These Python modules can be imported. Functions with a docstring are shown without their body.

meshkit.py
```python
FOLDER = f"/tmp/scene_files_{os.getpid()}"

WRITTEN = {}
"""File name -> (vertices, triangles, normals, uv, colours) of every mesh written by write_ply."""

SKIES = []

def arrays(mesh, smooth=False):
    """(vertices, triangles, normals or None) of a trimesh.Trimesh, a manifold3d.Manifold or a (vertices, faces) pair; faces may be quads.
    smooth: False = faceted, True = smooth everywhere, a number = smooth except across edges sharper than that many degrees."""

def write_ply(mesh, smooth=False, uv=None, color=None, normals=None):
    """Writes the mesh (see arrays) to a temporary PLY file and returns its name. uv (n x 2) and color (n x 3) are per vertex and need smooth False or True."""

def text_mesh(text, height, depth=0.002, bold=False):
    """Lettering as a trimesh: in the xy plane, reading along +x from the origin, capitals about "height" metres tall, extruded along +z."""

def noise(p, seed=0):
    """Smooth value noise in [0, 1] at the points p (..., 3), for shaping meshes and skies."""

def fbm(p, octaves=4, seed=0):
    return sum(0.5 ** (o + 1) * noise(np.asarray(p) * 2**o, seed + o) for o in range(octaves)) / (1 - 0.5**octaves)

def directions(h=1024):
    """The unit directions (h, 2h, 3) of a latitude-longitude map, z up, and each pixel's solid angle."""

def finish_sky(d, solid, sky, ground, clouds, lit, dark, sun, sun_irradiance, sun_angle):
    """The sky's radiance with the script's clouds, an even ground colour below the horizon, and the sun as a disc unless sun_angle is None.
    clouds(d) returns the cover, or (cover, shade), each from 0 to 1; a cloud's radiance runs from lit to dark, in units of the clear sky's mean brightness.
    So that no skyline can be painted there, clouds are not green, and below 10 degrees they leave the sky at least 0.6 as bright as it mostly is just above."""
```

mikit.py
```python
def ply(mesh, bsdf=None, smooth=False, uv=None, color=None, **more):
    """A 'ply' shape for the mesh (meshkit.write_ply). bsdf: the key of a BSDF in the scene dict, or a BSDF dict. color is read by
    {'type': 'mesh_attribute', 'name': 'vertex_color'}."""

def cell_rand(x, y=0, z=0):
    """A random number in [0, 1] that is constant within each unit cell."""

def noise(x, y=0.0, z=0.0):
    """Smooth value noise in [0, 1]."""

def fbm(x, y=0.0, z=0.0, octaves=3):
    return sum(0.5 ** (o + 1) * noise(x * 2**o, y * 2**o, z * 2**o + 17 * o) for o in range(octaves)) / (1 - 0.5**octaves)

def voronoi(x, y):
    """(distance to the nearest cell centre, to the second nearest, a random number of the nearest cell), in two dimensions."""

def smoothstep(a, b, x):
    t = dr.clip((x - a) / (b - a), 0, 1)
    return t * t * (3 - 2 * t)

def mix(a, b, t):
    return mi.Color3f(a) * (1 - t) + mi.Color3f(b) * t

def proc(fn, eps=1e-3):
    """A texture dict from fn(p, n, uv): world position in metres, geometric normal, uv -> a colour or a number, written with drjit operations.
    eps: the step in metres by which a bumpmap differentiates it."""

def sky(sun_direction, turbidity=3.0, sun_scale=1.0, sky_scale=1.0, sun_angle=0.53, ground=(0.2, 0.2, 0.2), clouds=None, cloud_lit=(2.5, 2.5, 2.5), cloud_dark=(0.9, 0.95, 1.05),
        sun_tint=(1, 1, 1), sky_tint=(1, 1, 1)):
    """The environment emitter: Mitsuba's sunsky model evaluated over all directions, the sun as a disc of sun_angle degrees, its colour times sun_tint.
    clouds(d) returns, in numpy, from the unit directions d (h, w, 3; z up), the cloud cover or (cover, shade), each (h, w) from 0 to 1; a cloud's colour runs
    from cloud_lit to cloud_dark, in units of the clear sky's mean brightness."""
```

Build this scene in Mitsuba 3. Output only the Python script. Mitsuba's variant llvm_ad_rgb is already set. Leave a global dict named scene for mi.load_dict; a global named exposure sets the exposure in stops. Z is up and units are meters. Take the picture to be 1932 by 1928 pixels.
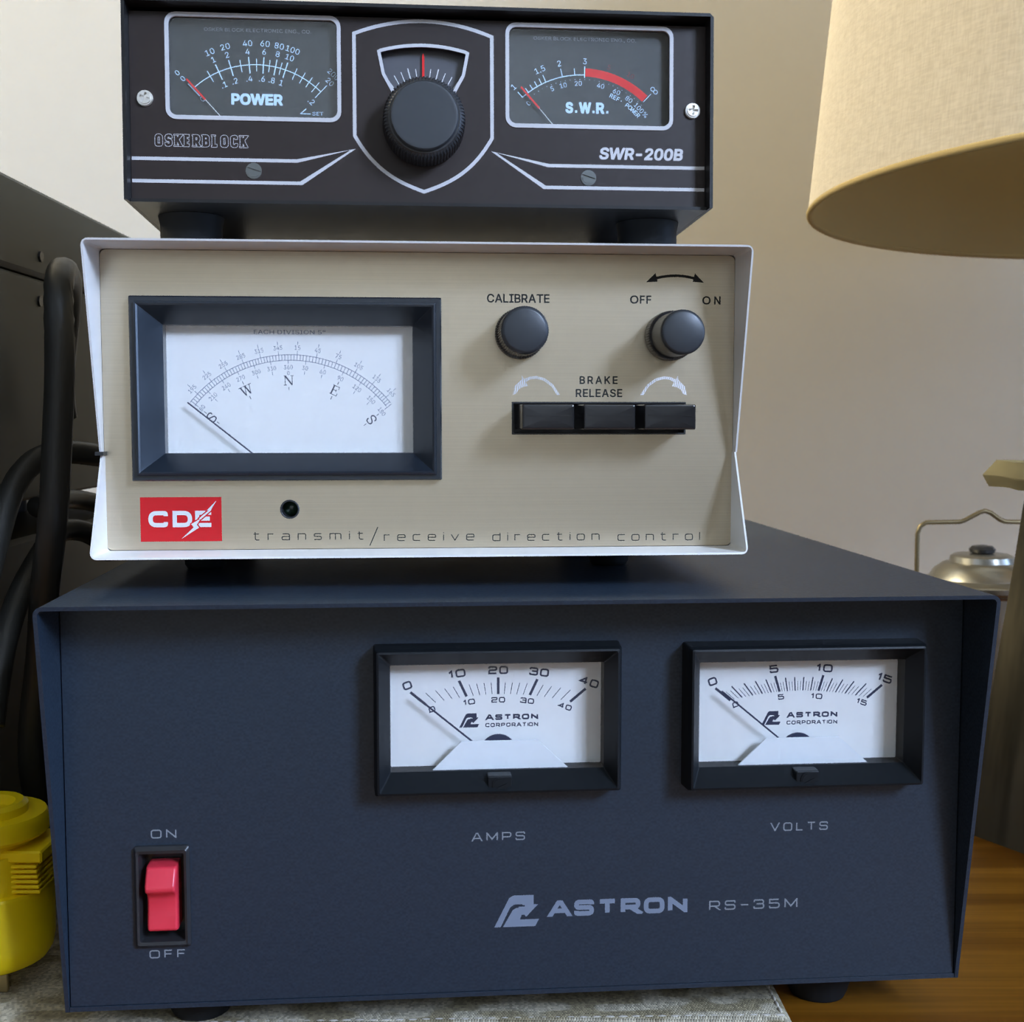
import math, random
import numpy as np, trimesh, mitsuba as mi, mikit, meshkit
import drjit as dr
from shapely.geometry import Polygon, LineString, MultiPolygon, Point, box as sbox
from shapely.ops import unary_union
from shapely import affinity

random.seed(7)
np.random.seed(7)
T = mi.ScalarTransform4f
scene, labels = {}, {}

# ---------------------------------------------------------------- camera, light, exposure
CAM_Z, PITCH, FOCAL = 0.1937, math.radians(4.375), 2346.6
scene['camera'] = {
    'type': 'thinlens', 'aperture_radius': 0.0006, 'focus_distance': 0.385, 'fov_axis': 'x', 'fov': math.degrees(2 * math.atan(966 / FOCAL)),
    'near_clip': 0.01, 'far_clip': 50.0,
    'to_world': T().look_at(origin=[0, 0, CAM_Z], target=[0, math.cos(PITCH), CAM_Z - math.sin(PITCH)], up=[0, 0, 1])}
exposure = 0.0
# daylight enters by two windows, built further down with their frames:
# window_1 and window_3 in the right wall (cool sky light), window_2 in the left wall beside the back wall (warm curtain light)
WIN1 = dict(x=1.55, y0=-1.95, y1=-0.95, z0=1.00, z1=1.80, rgb=(66.0, 85.0, 122.0))
WIN3 = dict(x=1.55, y0=-0.10, y1=0.55, z0=0.10, z1=0.95, rgb=(3.4, 5.4, 9.6))
WIN2 = dict(x=-1.15, y0=0.30, y1=0.86, z0=0.75, z1=1.75, rgb=(26.0, 22.8, 15.6))

# ---------------------------------------------------------------- materials
def rgb(*c):
    return {'type': 'rgb', 'value': list(c)}

def mat(name, color, rough=0.5, metal=0.0, spec=0.5, two=True, bump=None, bump_scale=1.0, **more):
    b = {'type': 'principled', 'base_color': color if isinstance(color, dict) else rgb(*color), 'roughness': rough, 'metallic': metal, 'specular': spec, **more}
    if bump is not None:
        b = {'type': 'bumpmap', 'arbitrary': bump, 'scale': bump_scale, 'bsdf': b}
    scene[name] = {'type': 'twosided', 'bsdf': b} if two else b
    return name

def grain_bump(freq, amp):
    return lambda p, n, uv: amp * mikit.noise(p.x * freq, p.y * freq, p.z * freq)

def wall_color(p, n, uv):
    t = mikit.fbm(p.x * 6, p.y * 6, p.z * 6)
    return mikit.mix((0.625, 0.58, 0.49), (0.66, 0.615, 0.525), t)

def desk_color(p, n, uv):
    wob = mikit.noise(p.x * 3, p.y * 9) * 0.03
    g = mikit.fbm(p.x * 4, (p.y + wob) * 90, 3.0, octaves=4)
    f = mikit.noise(p.x * 30, p.y * 900, 1.0)
    c = mikit.mix((0.12, 0.040, 0.003), (0.21, 0.080, 0.007), mikit.smoothstep(0.25, 0.75, g))
    return c * (0.85 + 0.25 * f)

def runner_color(p, n, uv):
    pitch = 1150.0
    a = dr.floor(p.y * pitch / 1.2)
    cell = mikit.cell_rand(dr.floor(p.x * pitch + 0.5 * (a - 2 * dr.floor(a / 2))), a)
    band = mikit.smoothstep(0.35, 0.65, mikit.noise(p.x * 130, p.y * 220))
    c = mikit.mix((0.30, 0.25, 0.155), (0.50, 0.44, 0.32), band)
    return c * (0.65 + 0.6 * cell)

def runner_bump(p, n, uv):
    pitch = 1150.0
    a = dr.floor(p.y * pitch / 1.2)
    u = p.x * pitch + 0.5 * (a - 2 * dr.floor(a / 2))
    fx, fy = u - dr.floor(u) - 0.5, p.y * pitch / 1.2 - a - 0.5
    return 0.00035 * dr.maximum(0, 1 - 3.2 * (fx * fx + fy * fy))

def linen_color(p, n, uv):
    ang = dr.atan2(p.y - 0.64, p.x - 0.3954) * 0.235
    w = mikit.noise(ang * 1500, p.z * 260) * 0.5 + mikit.noise(ang * 260, p.z * 1500) * 0.5
    return mikit.mix((0.50, 0.435, 0.34), (0.63, 0.56, 0.45), w)

def wood_color(p, n, uv):
    g = mikit.fbm(p.x * 60, p.y * 12, p.z * 5, octaves=4)
    return mikit.mix((0.10, 0.085, 0.045), (0.27, 0.235, 0.125), mikit.smoothstep(0.25, 0.75, g))

def wood_dark_color(p, n, uv):
    g = mikit.fbm(p.x * 110, p.y * 110, p.z * 7, octaves=4)
    return mikit.mix((0.030, 0.026, 0.016), (0.095, 0.080, 0.050), mikit.smoothstep(0.25, 0.75, g))

def brushed_color(p, n, uv):
    s = mikit.noise(p.x * 14, 3.1, p.z * 5200) * 0.6 + mikit.noise(p.x * 60, 1.7, p.z * 9000) * 0.4
    return mikit.mix((0.60, 0.51, 0.37), (0.68, 0.58, 0.43), s)

def speckle_dark(p, n, uv):
    s = mikit.noise(p.x * 1700, p.y * 1700, p.z * 1700)
    return mikit.mix((0.0065, 0.0135, 0.024), (0.012, 0.022, 0.036), s)

mat('m_wall', mikit.proc(wall_color), 0.85, spec=0.2)
mat('m_ceiling', (0.34, 0.32, 0.27), 0.9, spec=0.1)
mat('m_wall_darkened', (0.17, 0.155, 0.125), 0.6, spec=0.3)  # unseen side walls, given a darkened tone to cut bounced light
mat('m_floor', (0.12, 0.08, 0.05), 0.5)
mat('m_white_paint', (0.78, 0.77, 0.74), 0.5)
mat('m_desk', mikit.proc(desk_color), 0.42, spec=0.15)
mat('m_runner', mikit.proc(runner_color), 0.9, spec=0.1, bump=mikit.proc(runner_bump, eps=1e-4))
mat('m_hem', (0.55, 0.50, 0.42), 0.9, spec=0.1)
mat('m_linen', mikit.proc(linen_color), 0.9, spec=0.1)
mat('m_wood_dark', mikit.proc(wood_dark_color), 0.8, spec=0.2)
mat('m_lining', (0.44, 0.33, 0.15), 0.9, spec=0.1)
mat('m_wood_old', mikit.proc(wood_color), 0.75, spec=0.3)
mat('m_brushed', mikit.proc(brushed_color), 0.30, metal=0.85)
mat('m_psu', mikit.proc(speckle_dark), 0.42, spec=0.55, bump=mikit.proc(grain_bump(2600, 0.000012), eps=1e-4))
mat('m_grey_paint', (0.64, 0.63, 0.61), 0.40, spec=0.5)
mat('m_osker_panel', (0.021, 0.0135, 0.0115), 0.42, spec=0.3)
mat('m_osker_case', (0.009, 0.009, 0.009), 0.40, spec=0.3)
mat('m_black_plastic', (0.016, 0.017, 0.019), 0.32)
mat('m_bezel', (0.010, 0.014, 0.020), 0.24, spec=0.6)
mat('m_bezel_black', (0.006, 0.0075, 0.009), 0.45, spec=0.18)
mat('m_print_bright', (0.88, 0.88, 0.90), 0.6, spec=0.2)
mat('m_black_gloss', (0.012, 0.012, 0.013), 0.15)
mat('m_knob_cap', (0.022, 0.025, 0.029), 0.40)
mat('m_rubber', (0.008, 0.009, 0.010), 0.6, spec=0.2)
mat('m_cable', (0.014, 0.014, 0.012), 0.45, spec=0.4)
mat('m_radio', (0.032, 0.031, 0.022), 0.55, spec=0.35)
mat('m_dial_white', (0.80, 0.80, 0.78), 0.7, spec=0.2)
mat('m_dial_black', (0.018, 0.022, 0.022), 0.45)
mat('m_cover_plate', (0.74, 0.78, 0.80), 0.35, spec=0.4)
mat('m_print_white', (0.62, 0.62, 0.62), 0.6, spec=0.2)
mat('m_print_silver', (0.52, 0.51, 0.52), 0.45, spec=0.4)
mat('m_print_grey', (0.20, 0.215, 0.235), 0.6, spec=0.2)
mat('m_print_logo', (0.18, 0.21, 0.27), 0.6, spec=0.2)
mat('m_print_black', (0.018, 0.018, 0.016), 0.6, spec=0.2)
mat('m_print_navy', (0.030, 0.035, 0.065), 0.6, spec=0.2)
mat('m_print_fine', (0.13, 0.15, 0.22), 0.6, spec=0.2)
mat('m_pale_blue', (0.55, 0.75, 0.95), 0.6, spec=0.2)
mat('m_red', (0.70, 0.020, 0.020), 0.5, spec=0.3)
mat('m_red_dim', (0.16, 0.012, 0.012), 0.5, spec=0.3)
mat('m_red_label', (0.50, 0.008, 0.012), 0.4, spec=0.4)
mat('m_rocker', (0.64, 0.032, 0.055), 0.30, spec=0.5)
mat('m_chrome', (0.86, 0.85, 0.82), 0.30, metal=1.0)
mat('m_dark_steel', (0.16, 0.17, 0.17), 0.30, metal=0.85)
mat('m_tin', (0.42, 0.40, 0.34), 0.30, metal=0.9)
mat('m_wire', (0.30, 0.24, 0.13), 0.35, metal=0.8)
mat('m_pilot', (0.008, 0.028, 0.014), 0.15)
mat('m_yellow', (0.84, 0.63, 0.006), 0.40, spec=0.25)
mat('m_window_dial', (0.075, 0.075, 0.085), 0.35)
mat('m_brass', (0.42, 0.33, 0.16), 0.35, metal=0.9)
scene['m_glass'] = {'type': 'thindielectric', 'int_ior': 1.49}

# ---------------------------------------------------------------- naming helpers
def key(name, parent=None):
    base = (parent + '__' if parent else '') + name
    k, n = base, 0
    while k in scene or k in labels or any(q.startswith(k + '__') for q in scene):
        n += 1
        k = f'{base}_{n:03d}'
    return k

def thing(name, label, cat, group=None):
    k = key(name)
    labels[k] = {'label': label, 'category': cat}
    if group:
        labels[k]['group'] = group
    return k

def obj(name, mesh, m, parent=None, smooth=False, label=None, **more):
    k = key(name, parent) if not (parent is None and name in labels) else name
    scene[k] = mikit.ply(mesh, m, smooth, **more)
    if label:
        labels.setdefault(k, {})['label'] = label
    return k

def struct(name, mesh, m, parent=None, **more):
    k = obj(name, mesh, m, parent, **more)
    if parent is None:
        labels.setdefault(k, {})['kind'] = 'structure'
    return k

# ---------------------------------------------------------------- mesh helpers; device space is (x right, z up, out towards the viewer) in mm
cat_m = trimesh.util.concatenate

def geoms(g):
    if g.is_empty:
        return []
    return [q for q in getattr(g, 'geoms', [g]) if isinstance(q, Polygon) and q.area > 1e-6]

def to_dev(m):
    """(px, py, h) -> local (px, -h, py)."""
    v = np.array(m.vertices)
    m.vertices = np.stack([v[:, 0], -v[:, 2], v[:, 1]], 1)
    return m

def ext(g, o0, o1):
    """The polygon (x, z) as a plate from out = o0 to o1."""
    out = []
    for q in geoms(g):
        m = trimesh.creation.extrude_polygon(q, o1 - o0, engine='earcut')
        m.apply_translation([0, 0, o0])
        out.append(to_dev(m))
    return cat_m(out)

def flat(g, o):
    """Print: the polygon as a film at out = o."""
    vs, fs, n = [], [], 0
    for q in geoms(g):
        v, f = trimesh.creation.triangulate_polygon(q, engine='earcut')
        v = np.asarray(v, float)
        a, b, c = v[f[:, 0]], v[f[:, 1]], v[f[:, 2]]
        flip = np.cross(b - a, c - a) < 0
        f = np.where(flip[:, None], f[:, ::-1], f)
        vs.append(np.stack([v[:, 0], np.full(len(v), -o), v[:, 1]], 1))
        fs.append(f + n)
        n += len(v)
    return trimesh.Trimesh(np.vstack(vs), np.vstack(fs), process=False)

def rr(cx, cz, hw, hh, r=0.0, n=5):
    """Rounded rectangle ring, counter-clockwise, 4 (n + 1) points."""
    r = max(min(r, hw - 1e-4, hh - 1e-4), 1e-4)
    pts = []
    for sx, sz, a0 in ((1, 1, 0), (-1, 1, 90), (-1, -1, 180), (1, -1, 270)):
        for i in range(n + 1):
            a = math.radians(a0 + 90 * i / n)
            pts.append((cx + sx * (hw - r) + r * math.cos(a), cz + sz * (hh - r) + r * math.sin(a)))
    return np.array(pts)

def circ(cx, cz, r, n=48):
    a = np.arange(n) * 2 * np.pi / n
    return np.stack([cx + r * np.cos(a), cz + r * np.sin(a)], 1)

def loft(rings, cap0=True, cap1=True):
    """Rings: (points (n, 2), out or array of outs), from the back to the front."""
    V, F, n = [], [], len(rings[0][0])
    for p, o in rings:
        V.append(np.stack([p[:, 0], -np.broadcast_to(o, (n,)), p[:, 1]], 1))
    for k in range(len(rings) - 1):
        for i in range(n):
            a, b, c, d = k * n + i, k * n + (i + 1) % n, (k + 1) * n + (i + 1) % n, (k + 1) * n + i
            F += [[a, b, c], [a, c, d]]
    V = np.vstack(V)
    extra = []
    for on, base, order in ((cap0, 0, -1), (cap1, (len(rings) - 1) * n, 1)):
        if on:
            c = len(V) + len(extra)
            extra.append(V[base:base + n].mean(0))
            for i in range(n):
                t = [c, base + i, base + (i + 1) % n]
                F.append(t[::order])
    if extra:
        V = np.vstack([V, extra])
    return trimesh.Trimesh(V, np.array(F), process=False)

def rbox(x0, x1, z0, z1, o0, o1, r=0.6, c=0.5):
    """A block with rounded corners and a chamfered front."""
    cx, cz, hw, hh = (x0 + x1) / 2, (z0 + z1) / 2, (x1 - x0) / 2, (z1 - z0) / 2
    return loft([(rr(cx, cz, hw, hh, r), o0), (rr(cx, cz, hw, hh, r), o1 - c), (rr(cx, cz, hw - 0.3 * c, hh - 0.3 * c, r), o1 - 0.3 * c), (rr(cx, cz, hw - c, hh - c, max(r - c, 0.1)), o1)])

def lathe(cx, cz, prof, n=64, flutes=0, depth=0.0, span=(0, 0)):
    """Profile (radius, out) turned about the axis through (cx, cz); flutes modulate the radius of the rings in span."""
    rings = []
    m = flutes * 4 if flutes else n
    for i, (r, o) in enumerate(prof):
        p = circ(0, 0, 1, m)
        rad = np.full(m, float(r))
        if flutes and span[0] <= i <= span[1]:
            rad = rad - depth * (np.arange(m) % 4 >= 2)
        rings.append((p * rad[:, None] + [cx, cz], o))
    return loft(rings)

def tube(path, r, n=10, closed=False):
    """A tube along 3-D points (world or local xyz)."""
    p = np.asarray(path, float)
    t = np.gradient(p, axis=0)
    t /= np.linalg.norm(t, axis=1, keepdims=True)
    up = np.array([0.3, 0.2, 0.93])
    V = []
    for i in range(len(p)):
        a = np.cross(t[i], up)
        if np.linalg.norm(a) < 1e-3:
            a = np.cross(t[i], [1, 0, 0])
        a /= np.linalg.norm(a)
        b = np.cross(a, t[i])
        th = np.arange(n) * 2 * np.pi / n
        rad = r[i] if hasattr(r, '__len__') else r
        V.append(p[i] + rad * (np.cos(th)[:, None] * a + np.sin(th)[:, None] * b))
    F = []
    for k in range(len(p) - 1):
        for i in range(n):
            a, b, c, d = k * n + i, k * n + (i + 1) % n, (k + 1) * n + (i + 1) % n, (k + 1) * n + i
            F += [[a, c, b], [a, d, c]]
    V = np.vstack(V + [p[:1], p[-1:]])
    c0, c1, e = len(V) - 2, len(V) - 1, (len(p) - 1) * n
    for i in range(n):
        F += [[c0, i, (i + 1) % n], [c1, e + (i + 1) % n, e + i]]
    m = trimesh.Trimesh(V, np.array(F), process=False)
    m.fix_normals()
    return m

def spline(pts, n=60):
    from scipy.interpolate import CubicSpline
    p = np.asarray(pts, float)
    s = np.r_[0, np.cumsum(np.linalg.norm(np.diff(p, axis=0), axis=1))]
    return CubicSpline(s, p)(np.linspace(0, s[-1], n))

def hull(points):
    return trimesh.convex.convex_hull(np.asarray(points, float))

def wbox(x0, x1, y0, y1, z0, z1, c=0.0):
    """World-axis box with chamfered edges."""
    if c <= 0:
        m = trimesh.creation.box((x1 - x0, y1 - y0, z1 - z0))
        m.apply_translation([(x0 + x1) / 2, (y0 + y1) / 2, (z0 + z1) / 2])
        return m
    pts = []
    for sx in (0, 1):
        for sy in (0, 1):
            for sz in (0, 1):
                x, y, z = (x0, x1)[sx], (y0, y1)[sy], (z0, z1)[sz]
                ix, iy, iz = (c, -c)[sx], (c, -c)[sy], (c, -c)[sz]
                pts += [(x + ix, y + iy, z), (x + ix, y, z + iz), (x, y + iy, z + iz)]
    return hull(pts)

class Device:
    """Puts meshes given in device millimetres into the world: the origin is the middle of the front panel."""
    def __init__(self, root, centre, yaw, lean=0.0):
        self.root = root
        cy, sy, cl, sl = math.cos(yaw), math.sin(yaw), math.cos(lean), math.sin(lean)
        ry = np.array([[cy, -sy, 0], [sy, cy, 0], [0, 0, 1.0]])
        rl = np.array([[1, 0, 0], [0, cl, sl], [0, -sl, cl]])
        self.M = np.eye(4)
        self.M[:3, :3] = ry @ rl * 0.001
        self.M[:3, 3] = np.array(centre) + [0, 0, CAM_Z]
    def put(self, name, mesh, m, parent=None, smooth=False, label=None):
        mesh = mesh.copy()
        mesh.apply_transform(self.M)
        return obj(name, mesh, m, parent or self.root, smooth, label)

# ---------------------------------------------------------------- lettering
def fillet(pts, r):
    """Rounds the corners of an open or closed polyline; a point may carry its own radius as third entry."""
    closed = pts[0][:2] == pts[-1][:2] and len(pts) > 3
    P = [np.array(p[:2], float) for p in pts]
    R = [p[2] if len(p) > 2 else r for p in pts]
    if closed:
        P, R = P[:-1], R[:-1]
    n, out = len(P), []
    for i in range(n):
        if not closed and i in (0, n - 1):
            out.append(P[i])
            continue
        a, b, c = P[i - 1], P[i], P[(i + 1) % n]
        la, lc = np.linalg.norm(a - b), np.linalg.norm(c - b)
        d = min(R[i], 0.5 * la, 0.5 * lc)
        if d < 1e-6:
            out.append(b)
            continue
        p0, p1 = b + (a - b) / la * d, b + (c - b) / lc * d
        for t in np.linspace(0, 1, 6):
            out.append((1 - t) ** 2 * p0 + 2 * t * (1 - t) * b + t * t * p1)
    if closed:
        out.append(out[0])
    return out

O_ = [(0.5, 0), (1, 0), (1, 1), (0, 1), (0, 0), (0.5, 0)]
GLYPH = {  # width, strokes in the unit square; S marks a sharp corner
    'O': (1.05, [O_]), '0': (1.0, [O_]), 'Q': (1.05, [O_]),
    'A': (1.1, [[(0, 0), (0.42, 1, 0), (0.58, 1, 0), (1, 0)], [(0.2, 0.3), (0.8, 0.3)]]),
    'B': (1.0, [[(0, 0), (0, 1, 0), (0.95, 1), (0.95, 0.54), (0, 0.54)], [(0, 0.54), (1, 0.54), (1, 0), (0, 0, 0), (0, 0.6)]]),
    'C': (1.0, [[(1, 0.74), (1, 1), (0, 1), (0, 0), (1, 0), (1, 0.26)]]),
    'D': (1.05, [[(0, 0.5), (0, 1, 0), (1, 1), (1, 0), (0, 0, 0), (0, 0.5)]]),
    'E': (0.85, [[(1, 1), (0, 1, 0), (0, 0, 0), (1, 0)], [(0, 0.52), (0.9, 0.52)]]),
    'F': (0.85, [[(1, 1), (0, 1, 0), (0, 0)], [(0, 0.5), (0.9, 0.5)]]),
    'H': (1.0, [[(0, 0), (0, 1)], [(1, 0), (1, 1)], [(0, 0.5), (1, 0.5)]]),
    'I': (0.05, [[(0.5, 0), (0.5, 1)]]),
    'K': (1.0, [[(0, 0), (0, 1)], [(1, 1), (0.1, 0.48)], [(0.35, 0.6), (1, 0)]]),
    'L': (0.85, [[(0, 1), (0, 0, 0), (1, 0)]]),
    'M': (1.2, [[(0, 0), (0, 1, 0), (0.5, 0.15, 0), (1, 1, 0), (1, 0)]]),
    'N': (1.0, [[(0, 0), (0, 1, 0), (1, 0, 0), (1, 1)]]),
    'P': (1.0, [[(0, 0), (0, 1, 0), (1, 1), (1, 0.42), (0, 0.42)]]),
    'R': (1.0, [[(0, 0), (0, 1, 0), (1, 1), (1, 0.42), (0, 0.42)], [(0.5, 0.42), (1.0, 0)]]),
    'S': (1.0, [[(1, 0.76), (1, 1), (0, 1), (0, 0.52), (1, 0.52), (1, 0), (0, 0), (0, 0.24)]]),
    'T': (1.0, [[(0, 1), (1, 1)], [(0.5, 1), (0.5, 0)]]),
    'U': (1.0, [[(0, 1), (0, 0), (1, 0), (1, 1)]]),
    'V': (1.05, [[(0, 1), (0.5, 0, 0), (1, 1)]]),
    'W': (1.4, [[(0, 1), (0.25, 0, 0), (0.5, 0.9, 0), (0.75, 0, 0), (1, 1)]]),
    '1': (0.5, [[(0, 0.7), (0.75, 1, 0), (0.75, 0)]]),
    '2': (1.0, [[(0, 0.74), (0, 1), (1, 1), (1, 0.5), (0, 0.5), (0, 0, 0), (1, 0)]]),
    '3': (1.0, [[(0, 0.76), (0, 1), (0.97, 1), (0.97, 0.53), (0.25, 0.53)], [(0.25, 0.53), (1, 0.53), (1, 0), (0, 0), (0, 0.24)]]),
    '4': (1.0, [[(0.72, 0), (0.72, 1, 0), (0, 0.3, 0), (1, 0.3)]]),
    '5': (1.0, [[(0.95, 1), (0, 1, 0), (0, 0.58, 0), (1, 0.58), (1, 0), (0, 0), (0, 0.24)]]),
    '-': (0.8, [[(0, 0.48), (1, 0.48)]]),
    'a': (0.95, [[(0.08, 0.75), (1, 0.75), (1, 0, 0), (0, 0), (0, 0.42), (1, 0.42)]]),
    'c': (0.9, [[(1, 0.75), (0, 0.75), (0, 0), (1, 0)]]),
    'd': (0.95, [[(1, 1), (1, 0, 0), (0, 0), (0, 0.75), (1, 0.75)]]),
    'e': (0.95, [[(0, 0.4), (1, 0.4, 0), (1, 0.75), (0, 0.75), (0, 0), (0.95, 0)]]),
    'i': (0.05, [[(0.5, 0), (0.5, 0.75)], [(0.5, 0.93), (0.5, 1.02)]]),
    'l': (0.05, [[(0.5, 0), (0.5, 1)]]),
    'm': (1.35, [[(0, 0), (0, 0.75, 0), (1, 0.75), (1, 0)], [(0.5, 0), (0.5, 0.75)]]),
    'n': (0.95, [[(0, 0), (0, 0.75, 0), (1, 0.75), (1, 0)]]),
    'o': (0.95, [[(0.5, 0), (1, 0), (1, 0.75), (0, 0.75), (0, 0), (0.5, 0)]]),
    'r': (0.7, [[(0, 0), (0, 0.75, 0), (1, 0.75)]]),
    's': (0.9, [[(1, 0.75), (0, 0.75), (0, 0.4), (1, 0.4), (1, 0), (0, 0)]]),
    't': (0.75, [[(0.3, 1), (0.3, 0), (1, 0)], [(0, 0.75), (0.9, 0.75)]]),
    'v': (0.95, [[(0, 0.75), (0.5, 0, 0), (1, 0.75)]]),
    '/': (0.8, [[(0, -0.45), (1, 1.35)]]),
    '.': (0.05, [[(0.5, 0), (0.5, 0.06)]]),
}

def euro(text, h, width, t, r=0.28, gw=None, gap=0.42, slab=0.0):
    """Square rounded lettering of cap height h, stroke t and total width, with its lower left corner at the origin."""
    gl = [(GLYPH[c] if c != ' ' else (0.75, [])) for c in text]
    total = sum(g[0] for g in gl)
    n = len(gl)
    if gw is None:
        gw = width / (total + gap * (n - 1))
    sp = (width - gw * total) / max(n - 1, 1)
    x, out = 0.0, []
    for c, (w, strokes) in zip(text, gl):
        gwid = w * gw
        sx, sz = max(gwid - t, 1e-3), h - t
        for st in strokes:
            pts = [(x + t / 2 + p[0] * sx, t / 2 + p[1] * sz) + ((p[2] * h,) if len(p) > 2 else ()) for p in st]
            for i, j in ((0, 1), (-1, -2)):   # slanted ends run past the cap lines and are trimmed there
                dx, dz = pts[i][0] - pts[j][0], pts[i][1] - pts[j][1]
                if abs(dx) > 1e-4 and abs(dz) > 1e-4 and (st[i][1] < 0.02 or st[i][1] > 0.98) and pts[0][:2] != pts[-1][:2]:
                    q = t / math.hypot(dx, dz)
                    pts[i] = (pts[i][0] + dx * q, pts[i][1] + dz * q)
            line = LineString(fillet(pts, r * h))
            g = line.buffer(t / 2, cap_style=2, join_style=2, mitre_limit=4, quad_segs=4)
            out.append(g if c == '/' else g.intersection(sbox(x - 2 * t, 0, x + gwid + 2 * t, h * 1.06 if c == 'i' else h)))
        if slab and c in 'KERBLIFHP':
            for px in ((0, 1) if c in 'KRH' else (0,)):
                for pz in (0, 1):
                    if c in 'R' and px and pz:
                        continue
                    cx = x + t / 2 + px * sx
                    out.append(sbox(cx - t / 2 - slab, pz * (h - slab), cx + t / 2 + slab, pz * (h - slab) + slab))
        x += gwid + sp
    return unary_union(out)

SANS = {}
def sans(text, h, width=None, bold=False, shear=0.0):
    """The sans lettering of meshkit as flat shapes, scaled to a height and a width; lower left corner at the origin."""
    if (text, bold) not in SANS:
        m = meshkit.text_mesh(text, 1.0, 0.1, bold)
        top = m.triangles[m.face_normals[:, 2] > 0.9][:, :, :2]
        SANS[(text, bold)] = unary_union([Polygon(t) for t in top]).buffer(0)
    g = SANS[(text, bold)]
    x0, z0, x1, z1 = g.bounds
    sz = h / (z1 - z0)
    sx = sz if width is None else width / (x1 - x0)
    g = affinity.translate(g, -x0, -z0)
    g = affinity.scale(g, sx, sz, origin=(0, 0))
    if shear:
        g = affinity.affine_transform(g, [1, shear, 0, 1, 0, 0])
    return g

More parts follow.
